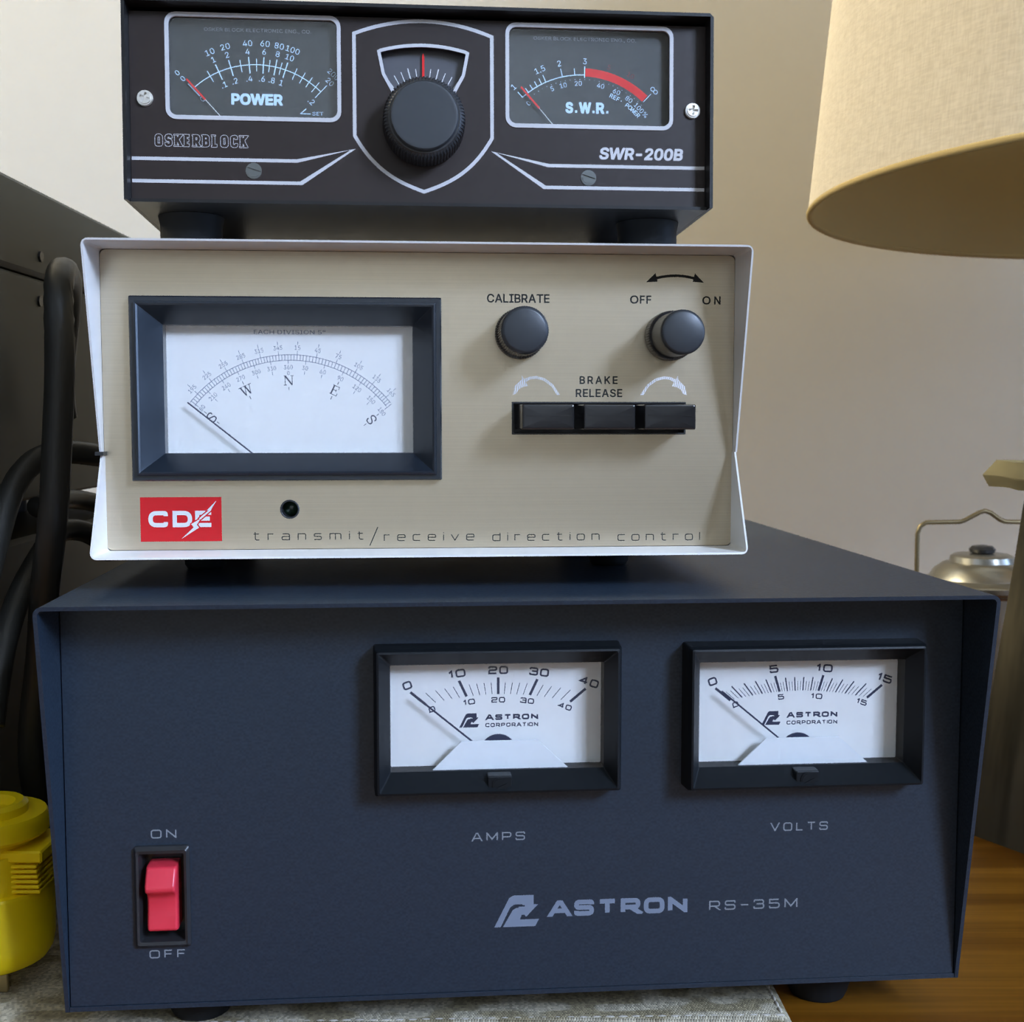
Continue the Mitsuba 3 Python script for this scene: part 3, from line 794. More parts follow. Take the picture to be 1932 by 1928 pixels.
for t, x, z, w, h in (('CALIBRATE', 19.8, 30.95, 19.6, 2.7), ('OFF', 65.1, 30.95, 6.7, 2.55), ('ON', 88.3, 30.85, 5.8, 2.55), ('BRAKE', 49.1, 5.63, 12.1, 2.45), ('RELEASE', 47.9, 1.5, 14.8, 2.55)):
    sp = [at(sans(c, h - 0.14, h * 0.98 if c == 'O' else None).buffer(0.07), 0, 0, anchor='l') for c in t]
    tot = sum(g.bounds[2] for g in sp)
    gap = (w - tot) / (len(t) - 1)
    xx, gs = 0.0, []
    for g in sp:
        gs.append(affinity.translate(g, xx, 0))
        xx += g.bounds[2] + gap
    C.put('lettering', flat(affinity.translate(unary_union(gs), x, z), 0.05), 'm_print_black', label=f'black word {t}')
ac = (79.5, 15.5)
arrow = unary_union([band(ac, 23.8, 24.6, -16.5, 17.5), Polygon([(70.15, 37.65), (73.1, 40.5), (73.8, 37.8)]), Polygon([(88.65, 37.6), (85.7, 40.5), (85.1, 37.9)])])
C.put('arrow_mark', flat(arrow, 0.05), 'm_print_black', label='black double-headed curved arrow')
def turn_arrow(cx, flip):
    pts = [(-7.4, -2.9), (-6.8, -0.2), (-4.6, 1.9), (-4.5, 3.2), (-3.8, 2.0), (-2.2, 2.75), (0, 3.0), (2.6, 2.4), (5.4, 0.4), (7.6, -2.9), (6.6, -2.9), (4.9, -0.2), (2.4, 1.6), (0, 2.2), (-1.8, 2.0), (-3.3, 1.2), (-2.6, -0.1), (-4.0, -0.3), (-5.6, -1.2), (-6.2, -2.5)]
    p = Polygon([((-x if flip else x), z) for x, z in pts]).buffer(0)
    hatch = unary_union([bar((-9 + i * 0.62, -5), (-9 + i * 0.62 + 1.6, 5), 0.40) for i in range(30)])
    return affinity.translate(p.intersection(hatch.union(p.boundary.buffer(0.1))), cx, 5.0)
C.put('turn_arrow', flat(turn_arrow(35.2, False), 0.05), 'm_print_white', label='silver hatched arrow turning left')
C.put('turn_arrow', flat(turn_arrow(76.1, True), 0.05), 'm_print_bright', label='white hatched arrow turning right')
kb = C.put('calibrate_knob', lathe(30.06, 21.16, [(7.9, 0.6), (8.0, 1.2), (7.9, 2.6), (7.35, 3.2), (7.3, 16.0), (7.3, 17.0)], flutes=60, depth=0.22, span=(1, 5)), 'm_black_plastic', smooth=30, label='black fluted knob under the word CALIBRATE')
C.put('cap', lathe(30.06, 21.16, [(7.2, 16.8), (7.2, 17.4), (6.8, 18.2), (6.0, 18.6), (3.0, 18.9), (0.5, 18.95)], 56), 'm_knob_cap', kb, 50)
kb = C.put('power_knob', lathe(77.5, 20.6, [(7.7, 0.6), (7.8, 1.2), (7.7, 6.0), (7.2, 6.6), (6.9, 7.0), (6.75, 19.5)], flutes=60, depth=0.12, span=(1, 2)), 'm_black_plastic', smooth=30, label='black knob between the words OFF and ON')
C.put('cap', lathe(77.5, 20.6, [(6.75, 19.5), (6.8, 20.6), (6.5, 21.5), (5.8, 22.0), (3.0, 22.3), (0.5, 22.35)], 56), 'm_knob_cap', kb, 50)
C.put('key_slot', ext(sbox(27.8, -10.1, 82.9, -0.4).buffer(0.5, join_style=2).difference(sbox(28.2, -9.8, 82.5, -0.7)), -9, 0.35).copy() if False else cat_m([ext(sbox(27.5, -10.4, 83.2, -0.1).difference(sbox(28.0, -9.9, 82.7, -0.6)), -9, 0.3), ext(sbox(27.5, -10.4, 83.2, -0.1), -9.6, -8.8)]), 'm_black_plastic', label='black slot behind the three keys')
for i, (x0, x1) in enumerate(((29.2, 45.2), (47.9, 63.9), (66.5, 82.5))):
    k = C.put('push_key', rbox(x0, x1, -8.7, -1.0, -8, 18.0, 0.5, 0.9), 'm_black_gloss', smooth=30, label=('black key below the left turning arrow', 'black brake release key', 'black key below the right turning arrow')[i])
    C.put('ridge', ext(sbox(x0 + 1.2, -4.6, x1 - 1.2, -4.1), 17.9, 18.25), 'm_black_gloss', k)
for fx, fy in ((-76, 46), (66, 46), (-76, 130), (66, 130)):
    z0, z1 = -63.40 + 116.33 * -1 + 0, CB
    top = -0.11633 * 1000 + 63.4 - 4.5
    m = trimesh.creation.revolve([(0, top + 0.1), (6.0, top + 0.1), (7.0, top + 1.5), (8.0, CB - 0.15), (0, CB - 0.15)], sections=28)
    m.apply_translation([fx, fy, 0])
    C.put('foot', m, 'm_rubber', smooth=40)

# ================================================================ wattmeter (top)
wm = thing('wattmeter', 'small black meter box with white lettering and a central knob, top of the stack', 'meter')
O = Device(wm, (-0.02675, 0.38457, 0.09216), 0.0892, 0.026)
OW, OT, OB, OD = 87.9, 29.4, -29.0, 100.0
U = Polygon([(-OW, OB), (-OW, OT - 1.2), (-OW + 1.2, OT), (OW - 1.2, OT), (OW, OT - 1.2), (OW, OB), (OW - 1.0, OB), (OW - 1.0, OT - 1.0), (-OW + 1.0, OT - 1.0), (-OW + 1.0, OB)])
O.put('case_cover', ext(U, -OD, 5.6), 'm_osker_case')
O.put('bottom_plate', ext(sbox(-OW + 1.1, OB, OW - 1.1, OB + 1.0), -OD, 2.2), 'm_osker_case')
O.put('rear_panel', ext(sbox(-OW + 1.1, OB + 1.1, OW - 1.1, OT - 1.1), -OD, -OD + 1), 'm_osker_case')
B1, B2 = (-50.6, 11.5), (50.75, 11.1)
KN = (0.0, -4.6)
win = unary_union([Polygon([(-12.8, 16.9), *[(x, 18.75 - 0.0108 * x * x) for x in np.linspace(-12.5, 12.5, 20)], (12.8, 16.9), (11.6, 10.8), (8.9, 5.9), (4, 3), (-4, 3), (-8.9, 5.9), (-11.6, 10.8)])])
fp = sbox(-OW + 1.1, OB + 1.1, OW - 1.1, OT - 2.2)
for c in (B1, B2):
    fp = fp.difference(Polygon(rr(c[0], c[1], 24.9, 14.6, 2.2)))
fp = fp.difference(win)
O.put('front_panel', ext(fp, -1.2, 0), 'm_osker_panel')
for c in (B1, B2):
    pass

def power_scale():
    c, R = (-49.95, -14.31), 27.54
    g = [arc(c, R, -42.6, 43.6, 0.28)]
    for a in (-24.1, -16.2, -4.6, 4.15, 11.7, 18.0):
        g.append(bar(polar(c, 25.0, a), polar(c, 29.9, a), 0.34))
    for a in (-30.1, -9.85, -0.1, 7.85, 14.9, 24.2, 29.5, 34.4, 39.3):
        g.append(bar(polar(c, 25.6, a), polar(c, 29.3, a), 0.24))
    g.append(bar(polar(c, 25.0, 43.65), polar(c, 30.2, 43.65), 0.24))
    g.append(bar(polar(c, 24.6, -43.6), polar(c, 29.6, -43.6), 0.34))
    num = []
    for t, a in (('10', -24.1), ('20', -15.9), ('40', -4.55), ('60', 4.3), ('80', 11.5), ('100', 18.5)):
        num.append(at(sans(t, 1.75, 0.62 * len(t) * 2.25), *polar(c, 33.9, a), a))
    for t, a in (('1', -24.1), ('2', -16.2), ('4', -4.9), ('6', 4.1), ('8', 11.5), ('10', 18.2)):
        num.append(at(sans(t, 1.7), *polar(c, 31.45, a), a))
    for t, a in (('.1', -24.6), ('.2', -16.25), ('.4', -5.5), ('.6', 3.7), ('.8', 10.9), ('1', 17.9), ('.2', 43.6)):
        num.append(at(sans(t, 1.7), *polar(c, 23.45, a), a))
    for r in (34.0, 31.7, 23.5):
        num.append(at(sans('0', 1.6), *polar(c, r, -43.7), -43.7))
    num.append(at(sans('20', 1.6), *polar(c, 31.6, 43.5), 43.5))
    num.append(at(sans('200', 1.6), *polar(c, 34.0, 42.2), 43))
    num += [at(sans('SET', 1.05, 3.2), -31.9, -0.95), LineString([(-35.3, 0.5), (-37.05, -1.0), (-34.0, -1.05)]).buffer(0.14, cap_style=2)]
    return g, num

def swr_scale():
    c = (49.0, -15.2)
    g = [arc(c, 27.75, -42.3, 1.3, 0.3), bar(polar(c, 27.6, -42.2), polar(c, 29.9, -42.2), 0.3), bar(polar(c, 26.9, 1.2), polar(c, 30.4, 1.2), 0.34)]
    for a, r in ((-37.3, 29.3), (-33.9, 29.4), (-30.5, 29.5), (-27.3, 29.6), (-24.3, 30.1), (-13.1, 30.3), (-5.1, 29.8)):
        g.append(bar(polar(c, 27.7, a), polar(c, r, a), 0.26))
    g.append(bar(polar(c, 27.5, 43.5), polar(c, 31.0, 43.5), 0.2))
    num = []
    for t, a in (('1', -42.1), ('1.5', -24.6), ('2', -13.3), ('3', 1.2)):
        num.append(at(sans(t, 1.75), *polar(c, 31.9, a), a))
    for t, a in (('0', -41.7), ('5', -22.1), ('10', -13.9), ('20', -3.1), ('40', 12.8), ('60', 24.8), ('80', 34.9), ('100%', 46.2)):
        num.append(at(sans(t, 1.45), *polar(c, 25.2, a), a))
    for i in range(26):
        a = -38 + 82 * i / 25
        num.append(at(Point(0, 0).buffer(0.11, quad_segs=2), *polar(c, 26.4, a)))
    for i, ch in enumerate('REF. POWER'):
        if ch != ' ':
            a = 22.5 + 25.0 * i / 9
            num.append(at(sans(ch, 1.35 if ch != '.' else 0.35, bold=True), *polar(c, 23.4, a), a))
    inf = unary_union([Point(-0.62, 0).buffer(0.6).boundary.buffer(0.11), Point(0.62, 0).buffer(0.6).boundary.buffer(0.11)])
    num.append(at(inf, *polar(c, 32.4, 43.5), 43.5))
    return c, g, num

def osker_meter(c, swr):
    cx, cz = c
    fr = Polygon(rr(cx, cz, 25.9, 15.7, 3.2)).difference(Polygon(rr(cx, cz, 24.75, 14.45, 2.2)))
    k = O.put('meter', ext(fr, -0.4, 0.35), 'm_print_silver', label='black standing wave meter dial in a silver frame' if swr else 'black power meter dial in a silver frame')
    O.put('well', loft([(rr(cx, cz, 24.9, 14.6, 2.2), -0.1), (rr(cx, cz, 24.9, 14.6, 2.2), -3.0)][::-1], False, False), 'm_black_plastic', k)
    O.put('dial', loft([(rr(cx, cz, 25.2, 14.9, 2.2), -4.0), (rr(cx, cz, 25.2, 14.9, 2.2), -3.0)]), 'm_dial_black', k)
    if swr:
        ac, g, num = swr_scale()
        O.put('red_band', flat(band(ac, 27.3, 29.8, 1.6, 42.8), -2.96), 'm_red', k, label='red band over the upper half of the scale')
        O.put('red_numerals', flat(unary_union([at(sans('5', 1.5), *polar(ac, 31.4, 15.2), 15), at(sans('10', 1.5), *polar(ac, 31.7, 28.1), 28)]), -2.94), 'm_red_dim', k)
        t = unary_union([at(sans(ch, 3.15, w - 0.3, True).buffer(0.17) if ch != '.' else sbox(0, 0, 0.7, 0.8), x, z0, anchor='l') for ch, w, x, z0 in (('S', 2.4, 43.8, 1.0), ('.', 0.7, 46.6, 1.0), ('W', 3.8, 48.0, 1.0), ('.', 0.7, 52.0, 1.0), ('R', 2.6, 53.3, 1.0), ('.', 0.7, 56.3, 1.0))])
        tx, na, nb, nc = 33.8, polar(ac, 30.3, -39.4), polar(ac, 21.8, -38.5), polar(ac, 15.6, -37.6)
    else:
        g, num = power_scale()
        t = at(sans('POWER', 3.15, 15.0, True).buffer(0.17), -57.5, 1.35, anchor='l')
        pc = (-49.95, -14.31)
        tx, na, nb, nc = -65.4, polar(pc, 30.6, -42.5), polar(pc, 22.5, -42.5), polar(pc, 15.6, -42.6)
    O.put('scale_marks', flat(unary_union(g), -2.95), 'm_pale_blue', k)
    O.put('numerals', flat(unary_union(num), -2.95), 'm_pale_blue', k)
    O.put('title', flat(t, -2.95), 'm_pale_blue', k, label='bold word S.W.R.' if swr else 'bold word POWER')
    O.put('lettering', flat(at(sans('OSKER BLOCK ELECTRONIC ENG., CO.', 1.25, 31.8), tx, 22.6, anchor='l'), -2.95), 'm_print_grey', k)
    O.put('needle', needle(na, nb, -1.9, 0.55), 'm_red', k, label='red needle tip')
    O.put('needle_stem', needle(nb, nc, -1.9, 0.22), 'm_print_white', k)
    O.put('glass', flat(Polygon(rr(cx, cz, 24.8, 14.5, 2.2)), -0.6), 'm_glass', k)

osker_meter(B1, False)
osker_meter(B2, True)
O.put('lettering', flat(at(sans('SWR-200B', 3.5, 25.8, True, 0.14).buffer(0.13), 53.7, -13.6, anchor='l'), 0.05), 'm_print_silver', label='bold slanted characters SWR-200B')
nm = euro('OSKERBLOCK', 3.45, 26.9, 0.72, 0.33, gap=0.42, slab=0.22)
O.put('lettering', flat(at(nm.buffer(0.17, quad_segs=3).difference(nm.buffer(0.02)), -79.7, -12.1, anchor='l'), 0.05), 'm_print_silver', label='outlined slab letters OSKERBLOCK')
for s, n in ((-1, 'left'), (1, 'right')):
    f = lambda pts: Polygon([(s * x, z) for x, z in pts])
    up = f([(86.6, -15.3), (38.1, -15.3), (20.4, -11.85), (37.9, -16.35), (86.6, -16.35)])
    lo = f([(86.6, -21.9), (37.05, -21.9), (20.4, -11.85), (23.2, -12.65), (22.3, -12.65), (36.5, -22.95), (86.6, -22.95)])
    lo = f([(86.6, -21.9), (37.2, -21.9), (21.9, -12.2), (20.4, -11.85), (36.5, -22.95), (86.6, -22.95)])
    O.put('stripe', flat(unary_union([up.buffer(0), lo.buffer(0)]), 0.05), 'm_print_silver', label=f'pair of silver stripes tapering towards the knob on the {n}')
def shield(d):
    xs = np.linspace(-21.3, 21.3, 25)
    top = [(x, 27.0 - 4.3 * (x / 21.3) ** 2) for x in xs]
    from scipy.interpolate import CubicSpline
    q = CubicSpline([0, 6.6, 12.7, 17.6, 21.3], [-24.95, -22.3, -18.5, -13.6, -8.1])
    xr = np.linspace(21.3, 0, 24)
    low = [(x, float(q(x))) for x in xr] + [(-x, float(q(x))) for x in xr[::-1][1:]]
    return Polygon(top + low).buffer(-d, join_style=2)
O.put('shield_outline', flat(shield(0).difference(shield(1.1)), 0.05), 'm_print_silver', label='silver shield outline around the knob')
wk = O.put('dial_window', ext(win.buffer(1.0, join_style=2).difference(win).difference(sbox(-8.8, -5, 8.8, 5.7)), -0.2, 0.3), 'm_print_silver', label='fan-shaped dial window with a silver frame')
O.put('dial_plate', ext(win.buffer(1.4), -4.2, -3.2), 'm_window_dial', wk)
dc = (0.0, -4.6)
tk = []
for i in range(-5, 6):
    if i:
        a = i * 7.35
        tk.append(bar(polar(dc, 15.0 if abs(i) != 2 else 14.4, a), polar(dc, 18.0 if abs(i) != 2 else 18.5, a), 0.36 if abs(i) == 2 else 0.26))
O.put('tick_marks', flat(unary_union(tk), -3.15), 'm_print_white', wk)
O.put('pointer', ext(Polygon([(-0.36, 9), (0.36, 9), (0.36, 16.8), (0, 17.8), (-0.36, 16.8)]), -2.6, -2.2), 'm_red', wk, label='red pointer line')
kk = O.put('tuning_knob', lathe(KN[0], KN[1], [(12.3, 0.5), (12.4, 1.0), (12.2, 8.8), (11.6, 10.0), (10.6, 10.6)], flutes=72, depth=0.35, span=(1, 3)), 'm_black_plastic', smooth=30, label='large black fluted knob')
O.put('cap', lathe(KN[0], KN[1], [(10.3, 10.0), (10.1, 10.2), (10.0, 12.1), (9.7, 12.5), (9.0, 12.6), (0.5, 12.6)], 72), 'm_knob_cap', kk, 40, label='satin grey flat cap')
for x, z in ((-82.4, 1.7), (82.7, 1.5)):
    O.put('panel_screw', screw_head(x, z, 0, 2.35, True, 1.5, 20 if x < 0 else 5), 'm_chrome', label='chrome cross-head screw')
for x, z in ((-50.9, -19.0), (50.35, -19.4)):
    O.put('slotted_screw', screw_head(x, z, 0, 2.4, False, 0.7, 108), 'm_dark_steel', label='dark slotted screw')
ctop = (0.0045 + 0.0469 - 0.09216) * 1000
for fx, fy in ((-73, 22), (73, 22), (-73, 84), (73, 84)):
    zt = ctop + fy * 0.026
    m = trimesh.creation.revolve([(0, zt + 0.1), (7.6, zt + 0.1), (9.0, zt + 1.6), (9.6, zt + 4.5), (9.6, OB - 3), (10.2, OB - 0.15), (0, OB - 0.15)], sections=36)
    m.apply_translation([fx, fy, 0])
    O.put('foot', m, 'm_rubber', smooth=40)

# ================================================================ black radio cabinets at the left
def turn_z(m, yaw, pivot):
    m.apply_transform(trimesh.transformations.rotation_matrix(yaw, [0, 0, 1], [pivot[0], pivot[1], 0]))
    return m
BY, BP = math.radians(1.4), (-0.186, 0.46)
rc = thing('radio_cabinet', 'black sheet-metal radio cabinet with a cover seam and small screws, raised at the left edge', 'radio')
bx = lambda *a, **k: turn_z(wbox(*a, **k), BY, BP)
obj('cover', bx(-0.50, -0.186, 0.395, 0.735, 0.2485, 0.2830, 0.0018), 'm_radio', rc)
obj('chassis', bx(-0.499, -0.1868, 0.397, 0.733, 0.1610, 0.2478, 0.0012), 'm_radio', rc)
obj('front_panel', bx(-0.502, -0.184, 0.385, 0.396, 0.160, 0.284, 0.002), 'm_black_plastic', rc)
for y, z in ((0.4985, 0.2565), (0.4985, 0.2390), (0.68, 0.2565), (0.68, 0.2390)):
    m = trimesh.creation.cylinder(0.0021, 0.0014, sections=20)
    m.apply_transform(trimesh.transformations.rotation_matrix(math.pi / 2, [0, 1, 0]))
    m.apply_translation([-0.1858 if z > 0.25 else -0.1866, y, z])
    obj('screw', turn_z(m, BY, BP), 'm_black_gloss', rc)
for x, y in ((-0.26, 0.43), (-0.26, 0.64), (-0.46, 0.43), (-0.46, 0.64)):
    m = trimesh.creation.cylinder(0.009, 0.0165, sections=24)
    m.apply_translation([x, y, 0.1528])
    obj('foot', m, 'm_rubber', rc)
lc = thing('equipment_case', 'black equipment case on the runner beneath the raised radio cabinet', 'case')
obj('body', bx(-0.50, -0.196, 0.43, 0.745, 0.016, 0.1446, 0.002), 'm_radio', lc)
obj('front_panel', bx(-0.501, -0.195, 0.420, 0.430, 0.015, 0.1450, 0.002), 'm_black_plastic', lc)
for x, y in ((-0.225, 0.46), (-0.225, 0.70), (-0.46, 0.46), (-0.46, 0.70)):
    m = trimesh.creation.cylinder(0.010, 0.0142, sections=24)
    m.apply_translation([x, y, 0.0091])
    obj('foot', m, 'm_rubber', lc)

CABLES = (
    ('thick black cable looping up in front of the radio cabinet beside the control box', 0.0050, [(-0.176, 0.70, 0.0075), (-0.181, 0.60, 0.0075), (-0.1795, 0.50, 0.015), (-0.1769, 0.45, 0.07), (-0.1691, 0.44, 0.1056), (-0.1624, 0.43, 0.1356), (-0.1579, 0.425, 0.1546), (-0.1548, 0.425, 0.1909), (-0.1534, 0.425, 0.2178), (-0.1550, 0.430, 0.2379), (-0.1578, 0.442, 0.2445), (-0.1618, 0.458, 0.2420), (-0.1675, 0.472, 0.2310), (-0.1725, 0.480, 0.2150), (-0.1745, 0.484, 0.2000), (-0.1745, 0.486, 0.1930)]),
    ('black cable running level from the control box seam and arching down left', 0.0044, [(-0.149, 0.545, 0.1768), (-0.1567, 0.50, 0.1781), (-0.1607, 0.48, 0.1787), (-0.1653, 0.466, 0.1802), (-0.1725, 0.455, 0.1784), (-0.1775, 0.445, 0.1701), (-0.179, 0.434, 0.1559), (-0.179, 0.424, 0.1428), (-0.180, 0.405, 0.110)]),
    ('black cable arching low behind the thick loop', 0.0042, [(-0.1628, 0.500, 0.1385), (-0.1660, 0.485, 0.1480), (-0.1710, 0.470, 0.1500), (-0.1725, 0.455, 0.1440), (-0.1735, 0.438, 0.1330), (-0.1728, 0.420, 0.118), (-0.171, 0.402, 0.092)]),
    ('black cable crossing the gap under the radio cabinet', 0.0040, [(-0.164, 0.56, 0.140), (-0.1700, 0.535, 0.1530), (-0.1786, 0.512, 0.1592), (-0.180, 0.490, 0.1602), (-0.181, 0.472, 0.1590)]),
)
for text, r, pts in CABLES:
    k = thing('cable', text, 'cable', 'black cables at the left')
    obj('jacket', tube(spline(pts, 90), r, 14), 'm_cable', k, True)

# ================================================================ yellow plug on the runner
yp = thing('electrical_plug', 'yellow electrical plug standing on its prongs at the lower left edge', 'plug')
PX, PY = -0.1765, 0.410
def turned(profile, m, name, parent=yp, sections=56, smooth=35, at_=(PX, PY)):
    q = trimesh.creation.revolve(profile, sections=sections)
    q.apply_translation([at_[0], at_[1], 0])
    return obj(name, q, m, parent, smooth)
turned([(0, 0.0092), (0.0150, 0.0096), (0.0180, 0.0112), (0.0197, 0.0140), (0.0204, 0.0180), (0.0205, 0.0345), (0.0196, 0.0362), (0, 0.0362)], 'm_yellow', 'body')
turned([(0, 0.0360), (0.0165, 0.0360), (0.0165, 0.0490), (0, 0.0490)], 'm_yellow', 'neck')
clamp = [wbox(PX - 0.012, PX + 0.0222, PY - 0.0120, PY + 0.012, 0.0472, 0.0512, 0.0006)]
for i in range(6):
    clamp.append(wbox(PX + 0.0030, PX + 0.0212 - 0.0002 * i, PY - 0.0115, PY + 0.010, 0.0368 + 0.0017 * i, 0.0379 + 0.0017 * i, 0.0003))
obj('grip_ridges', cat_m(clamp), 'm_yellow', yp)
turned([(0, 0.0535), (0.0186, 0.0535), (0.0196, 0.0546), (0.0196, 0.0588), (0.0186, 0.0606), (0, 0.0608)], 'm_yellow', 'collar')
turned([(0, 0.0480), (0.0150, 0.0480), (0.0150, 0.0540), (0, 0.0540)], 'm_yellow', 'stem')
turned([(0.0, 0.0600), (0.0128, 0.0600), (0.0128, 0.0632), (0.0112, 0.0645), (0.0088, 0.0640), (0.0080, 0.0600)], 'm_yellow', 'cord_sleeve', smooth=30)
for dx, dy in ((0.0062, -0.0085), (-0.011, -0.0060), (0.0, 0.0115)):
    obj('prong', wbox(PX + dx - 0.0024, PX + dx + 0.0024, PY + dy - 0.0008, PY + dy + 0.0008, 0.0023, 0.0115, 0.0003), 'm_brass', yp, label='flat metal prong')

# ================================================================ table lamp at the right
LX, LY, LR, LZ = 0.3954, 0.640, 0.2391, 0.3037
tl = thing('table_lamp', 'unlit table lamp with a wide cream linen shade at the upper right', 'lamp')
SL = 0.097
def shade(r0, r1, z0, z1, th, sections=128):
    q = trimesh.creation.revolve([(r0, z0), (r1, z1), (r1 - th, z1), (r0 - th, z0), (r0, z0)], sections=sections)
    q.apply_translation([LX, LY, 0])
    return q
obj('shade', shade(LR, LR - SL * 0.30, LZ, LZ + 0.30, 0.0010), 'm_linen', tl, 30, label='cream linen lamp shade')
obj('lining', shade(LR - 0.0012, LR - 0.0012 - SL * 0.30, LZ + 0.0004, LZ + 0.2996, 0.0006), 'm_lining', tl, 30, label='dull tan inner lining of the shade')
a = np.linspace(0, 2 * np.pi, 97)
ring = np.stack([LX + (LR - 0.0008) * np.cos(a), LY + (LR - 0.0008) * np.sin(a), np.full(97, LZ)], 1)
obj('rim', tube(ring, 0.0017, 8), 'm_lining', tl, True, label='rolled hem of the shade')
a = np.linspace(0, 2 * np.pi, 97)
obj('base', turned.__globals__['trimesh'].creation.revolve([(0, 0.0), (0.030, 0.0), (0.031, 0.006), (0.020, 0.018), (0.0, 0.018)], sections=48).apply_translation([LX, LY, 0]), 'm_brass', tl, 30)
obj('pole', tube([(LX, LY, 0.015), (LX, LY, 0.2), (LX, LY, 0.40)], 0.006, 16), 'm_brass', tl, True)
obj('socket', trimesh.creation.revolve([(0, 0.395), (0.017, 0.395), (0.018, 0.40), (0.018, 0.44), (0, 0.445)], sections=32).apply_translation([LX, LY, 0]), 'm_brass', tl, 30)
obj('bulb', trimesh.creation.revolve([(0, 0.444), (0.013, 0.444), (0.016, 0.46), (0.029, 0.49), (0.030, 0.505), (0.022, 0.53), (0.0, 0.54)], sections=32).apply_translation([LX, LY, 0]), 'm_white_paint', tl, True)
for i in range(3):
    t = 2 * math.pi * i / 3 + 1.7
    rr_ = LR - SL * 0.30 * 0.55 - 0.002
    obj('spoke', tube([(LX + 0.012 * math.cos(t), LY + 0.012 * math.sin(t), 0.440), (LX + 0.12 * math.cos(t), LY + 0.12 * math.sin(t), 0.455), (LX + rr_ * math.cos(t), LY + rr_ * math.sin(t), LZ + 0.165)], 0.0016, 8), 'm_brass', tl, True)

# ================================================================ tin pot with a bail handle
pt = thing('metal_pot', 'small tin pot with a domed lid and wire bail handle behind the power supply', 'pot')
QX, QY = 0.268, 0.705
def pot(profile, m, name, sm=35, label=None):
    q = trimesh.creation.revolve(profile, sections=64)
    q.apply_translation([QX, QY, 0])
    return obj(name, q, m, pt, sm, label)
pot([(0, 0.0), (0.0310, 0.0), (0.0330, 0.003), (0.0330, 0.030), (0.0318, 0.033), (0.0318, 0.066), (0.0330, 0.069), (0.0330, 0.093), (0.0345, 0.0945), (0.0330, 0.0960), (0, 0.0960)], 'm_tin', 'body')
lid = pot([(0.0340, 0.0945), (0.0362, 0.0965), (0.0362, 0.0992), (0.0345, 0.1004), (0.0290, 0.1018), (0.0262, 0.1065), (0.0215, 0.1100), (0.0180, 0.1108), (0.0172, 0.1140), (0.0150, 0.1152), (0, 0.1158)], 'm_tin', 'lid')
q = trimesh.creation.revolve([(0, 0.1152), (0.0030, 0.1152), (0.0066, 0.1162), (0.0074, 0.1180), (0.0056, 0.1198), (0, 0.1206)], sections=40)
q.apply_translation([QX, QY, 0])
obj('knob', q, 'm_black_plastic', lid, 35, label='flat black lid knob')
BR = 0.0378
path = [(-BR, 0.072), (-BR, 0.10), (-BR, 0.127), (-BR + 0.0012, 0.1312), (-BR + 0.0048, 0.1334), (-0.0220, 0.1336), (-0.0135, 0.1338), (-0.0105, 0.1350), (-0.0030, 0.1391), (0.0, 0.1400), (0.0035, 0.1388), (0.0090, 0.1348), (0.0118, 0.1338), (0.0220, 0.1336), (BR - 0.0048, 0.1334), (BR - 0.0012, 0.1312), (BR, 0.127), (BR, 0.10), (BR, 0.072)]
dens = [p for a, b in zip(path[:-1], path[1:]) for p in ((a, ((a[0] * 2 + b[0]) / 3, (a[1] * 2 + b[1]) / 3)))] + [path[-1]]
obj('bail_handle', tube([(QX + x, QY - 0.002, z) for x, z in dens], 0.0013, 10), 'm_wire', pt, True, label='bent wire bail handle')
for s in (-1, 1):
    m = trimesh.creation.cylinder(0.0035, 0.0075, sections=20)
    m.apply_transform(trimesh.transformations.rotation_matrix(math.pi / 2, [0, 1, 0]))
    m.apply_translation([QX + s * 0.0358, QY - 0.002, 0.072])
    obj('ear', m, 'm_tin', pt, 35)

# ================================================================ wooden stand at the right edge
ws = thing('wooden_stand', 'rustic wooden stand with a greenish slab top and splayed board legs at right', 'stand')
def plank(corners_top, z0, z1, wob=0.0012, seed=0, n=16):
    """A rough slab: a quad outline between two heights, subdivided and displaced."""
    g = Polygon(corners_top)
    m = trimesh.creation.extrude_polygon(g, z1 - z0, engine='earcut')
    m.apply_translation([0, 0, z0])
    m = trimesh.Trimesh(*trimesh.remesh.subdivide_to_size(m.vertices, m.faces, 0.012))
    m.merge_vertices()
    d = meshkit.noise(np.array(m.vertices) * 70, seed) - 0.5
    d2 = meshkit.noise(np.array(m.vertices) * 70 + 31, seed) - 0.5
    m.vertices = np.array(m.vertices) + np.stack([d, d2, 0.6 * d], 1) * 2 * wob
    return m
slab = hull([(x + ix, y + iy, z) for (x, y, ix, iy) in ((0.216, 0.566, 0.003, -0.002), (0.229, 0.36, 0.003, 0.002), (0.56, 0.375, -0.003, 0.002), (0.56, 0.566, -0.003, -0.002)) for z in (0.1735,)] +
            [(0.216, 0.566, 0.1655), (0.2172, 0.5655, 0.1618), (0.2145, 0.5665, 0.167), (0.229, 0.36, 0.166), (0.230, 0.3605, 0.1618), (0.56, 0.375, 0.1618), (0.56, 0.566, 0.1618), (0.56, 0.375, 0.172), (0.56, 0.566, 0.172)])
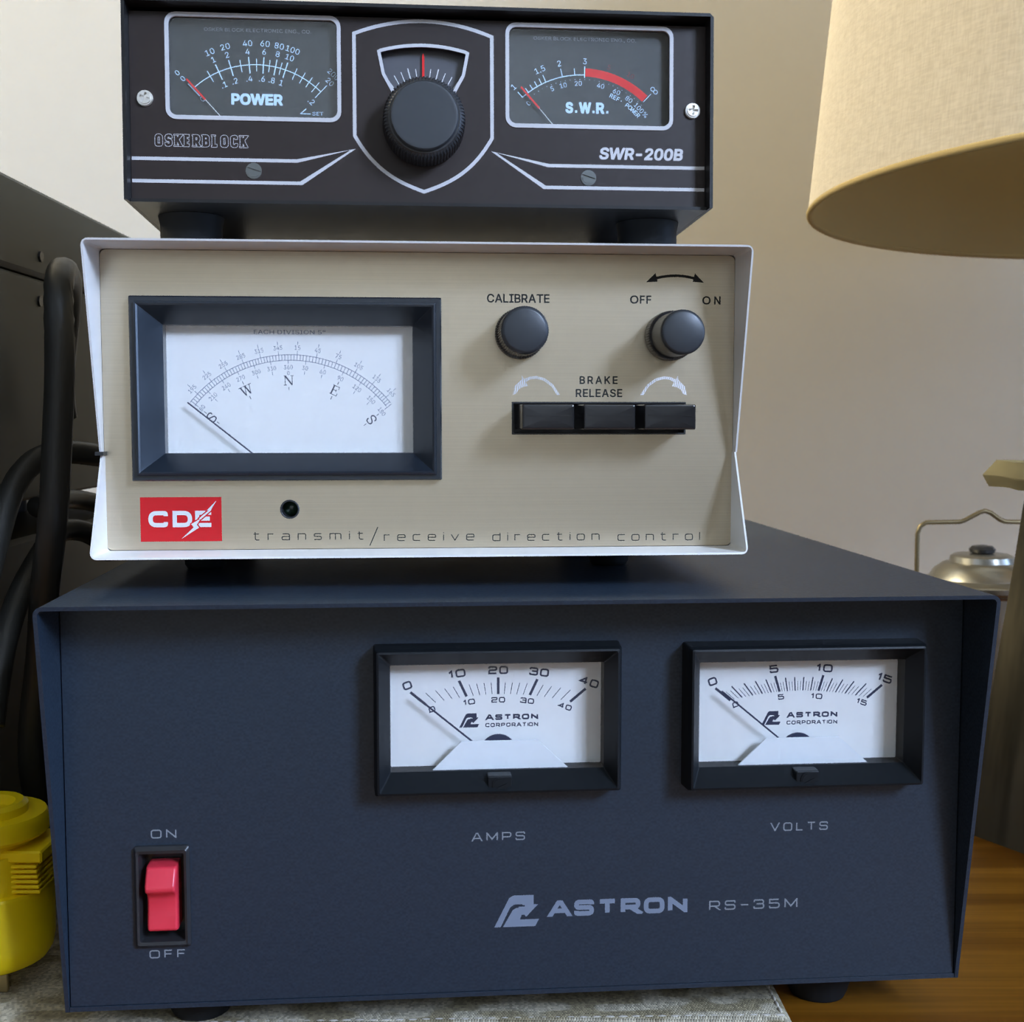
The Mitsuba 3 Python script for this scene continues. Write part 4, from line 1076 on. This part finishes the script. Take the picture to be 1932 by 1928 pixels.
slab = trimesh.Trimesh(*trimesh.remesh.subdivide_to_size(slab.vertices, slab.faces, 0.010))
slab.merge_vertices()
d = meshkit.noise(np.array(slab.vertices) * 110, 3) - 0.5
slab.vertices = np.array(slab.vertices) + np.stack([d, d * 0.4, d * 0.5], 1) * 0.0016
obj('slab_top', slab, 'm_wood_old', ws, 50, label='thick greenish wooden slab top')
def leg_board(p0, p1, top_shift, th, seed):
    """A board standing on the desk from p0 to p1 (its foot), leaning by top_shift up to the slab."""
    p0, p1 = np.array(p0), np.array(p1)
    nrm = np.array([-(p1 - p0)[1], (p1 - p0)[0]])
    nrm = nrm / np.linalg.norm(nrm) * th
    if nrm[0] < 0:
        nrm = -nrm
    foot = np.array([p0, p1, p1 + nrm, p0 + nrm])
    V = np.vstack([np.c_[foot, np.zeros(4)], np.c_[foot + top_shift, np.full(4, 0.1622)]])
    m = trimesh.convex.convex_hull(V)
    m = trimesh.Trimesh(*trimesh.remesh.subdivide_to_size(m.vertices, m.faces, 0.012))
    m.merge_vertices()
    z = np.array(m.vertices)[:, 2]
    dd = (meshkit.noise(np.array(m.vertices) * [120, 120, 25], seed) - 0.5) * 0.0016
    w = np.clip(np.minimum(z, 0.1622 - z) / 0.01, 0, 1)
    m.vertices = np.array(m.vertices) + np.stack([dd, dd, 0 * dd], 1) * w[:, None]
    return m
f0, f1 = np.array([0.2115, 0.5667]), np.array([0.2365, 0.5210])
dirv = (f1 - f0) / np.linalg.norm(f1 - f0)
lean = np.array([0.0240, 0.002])
for i in range(4):
    a0, a1 = f0 + dirv * (0.0355 * i + 0.0006), f0 + dirv * (0.0355 * (i + 1) - 0.0006)
    obj('leg_board', leg_board(a0, a1, lean, 0.014 - 0.001 * (i % 2), 11 + i), 'm_wood_dark', ws, 40)
g0 = np.array([0.50, 0.556])
for i in range(4):
    a0, a1 = g0 + [0, -0.0355 * i - 0.0006], g0 + [0, -0.0355 * (i + 1) + 0.0006]
    obj('leg_board', leg_board(a0, a1, np.array([-0.012, -0.002]), 0.014, 21 + i), 'm_wood_dark', ws, 40)
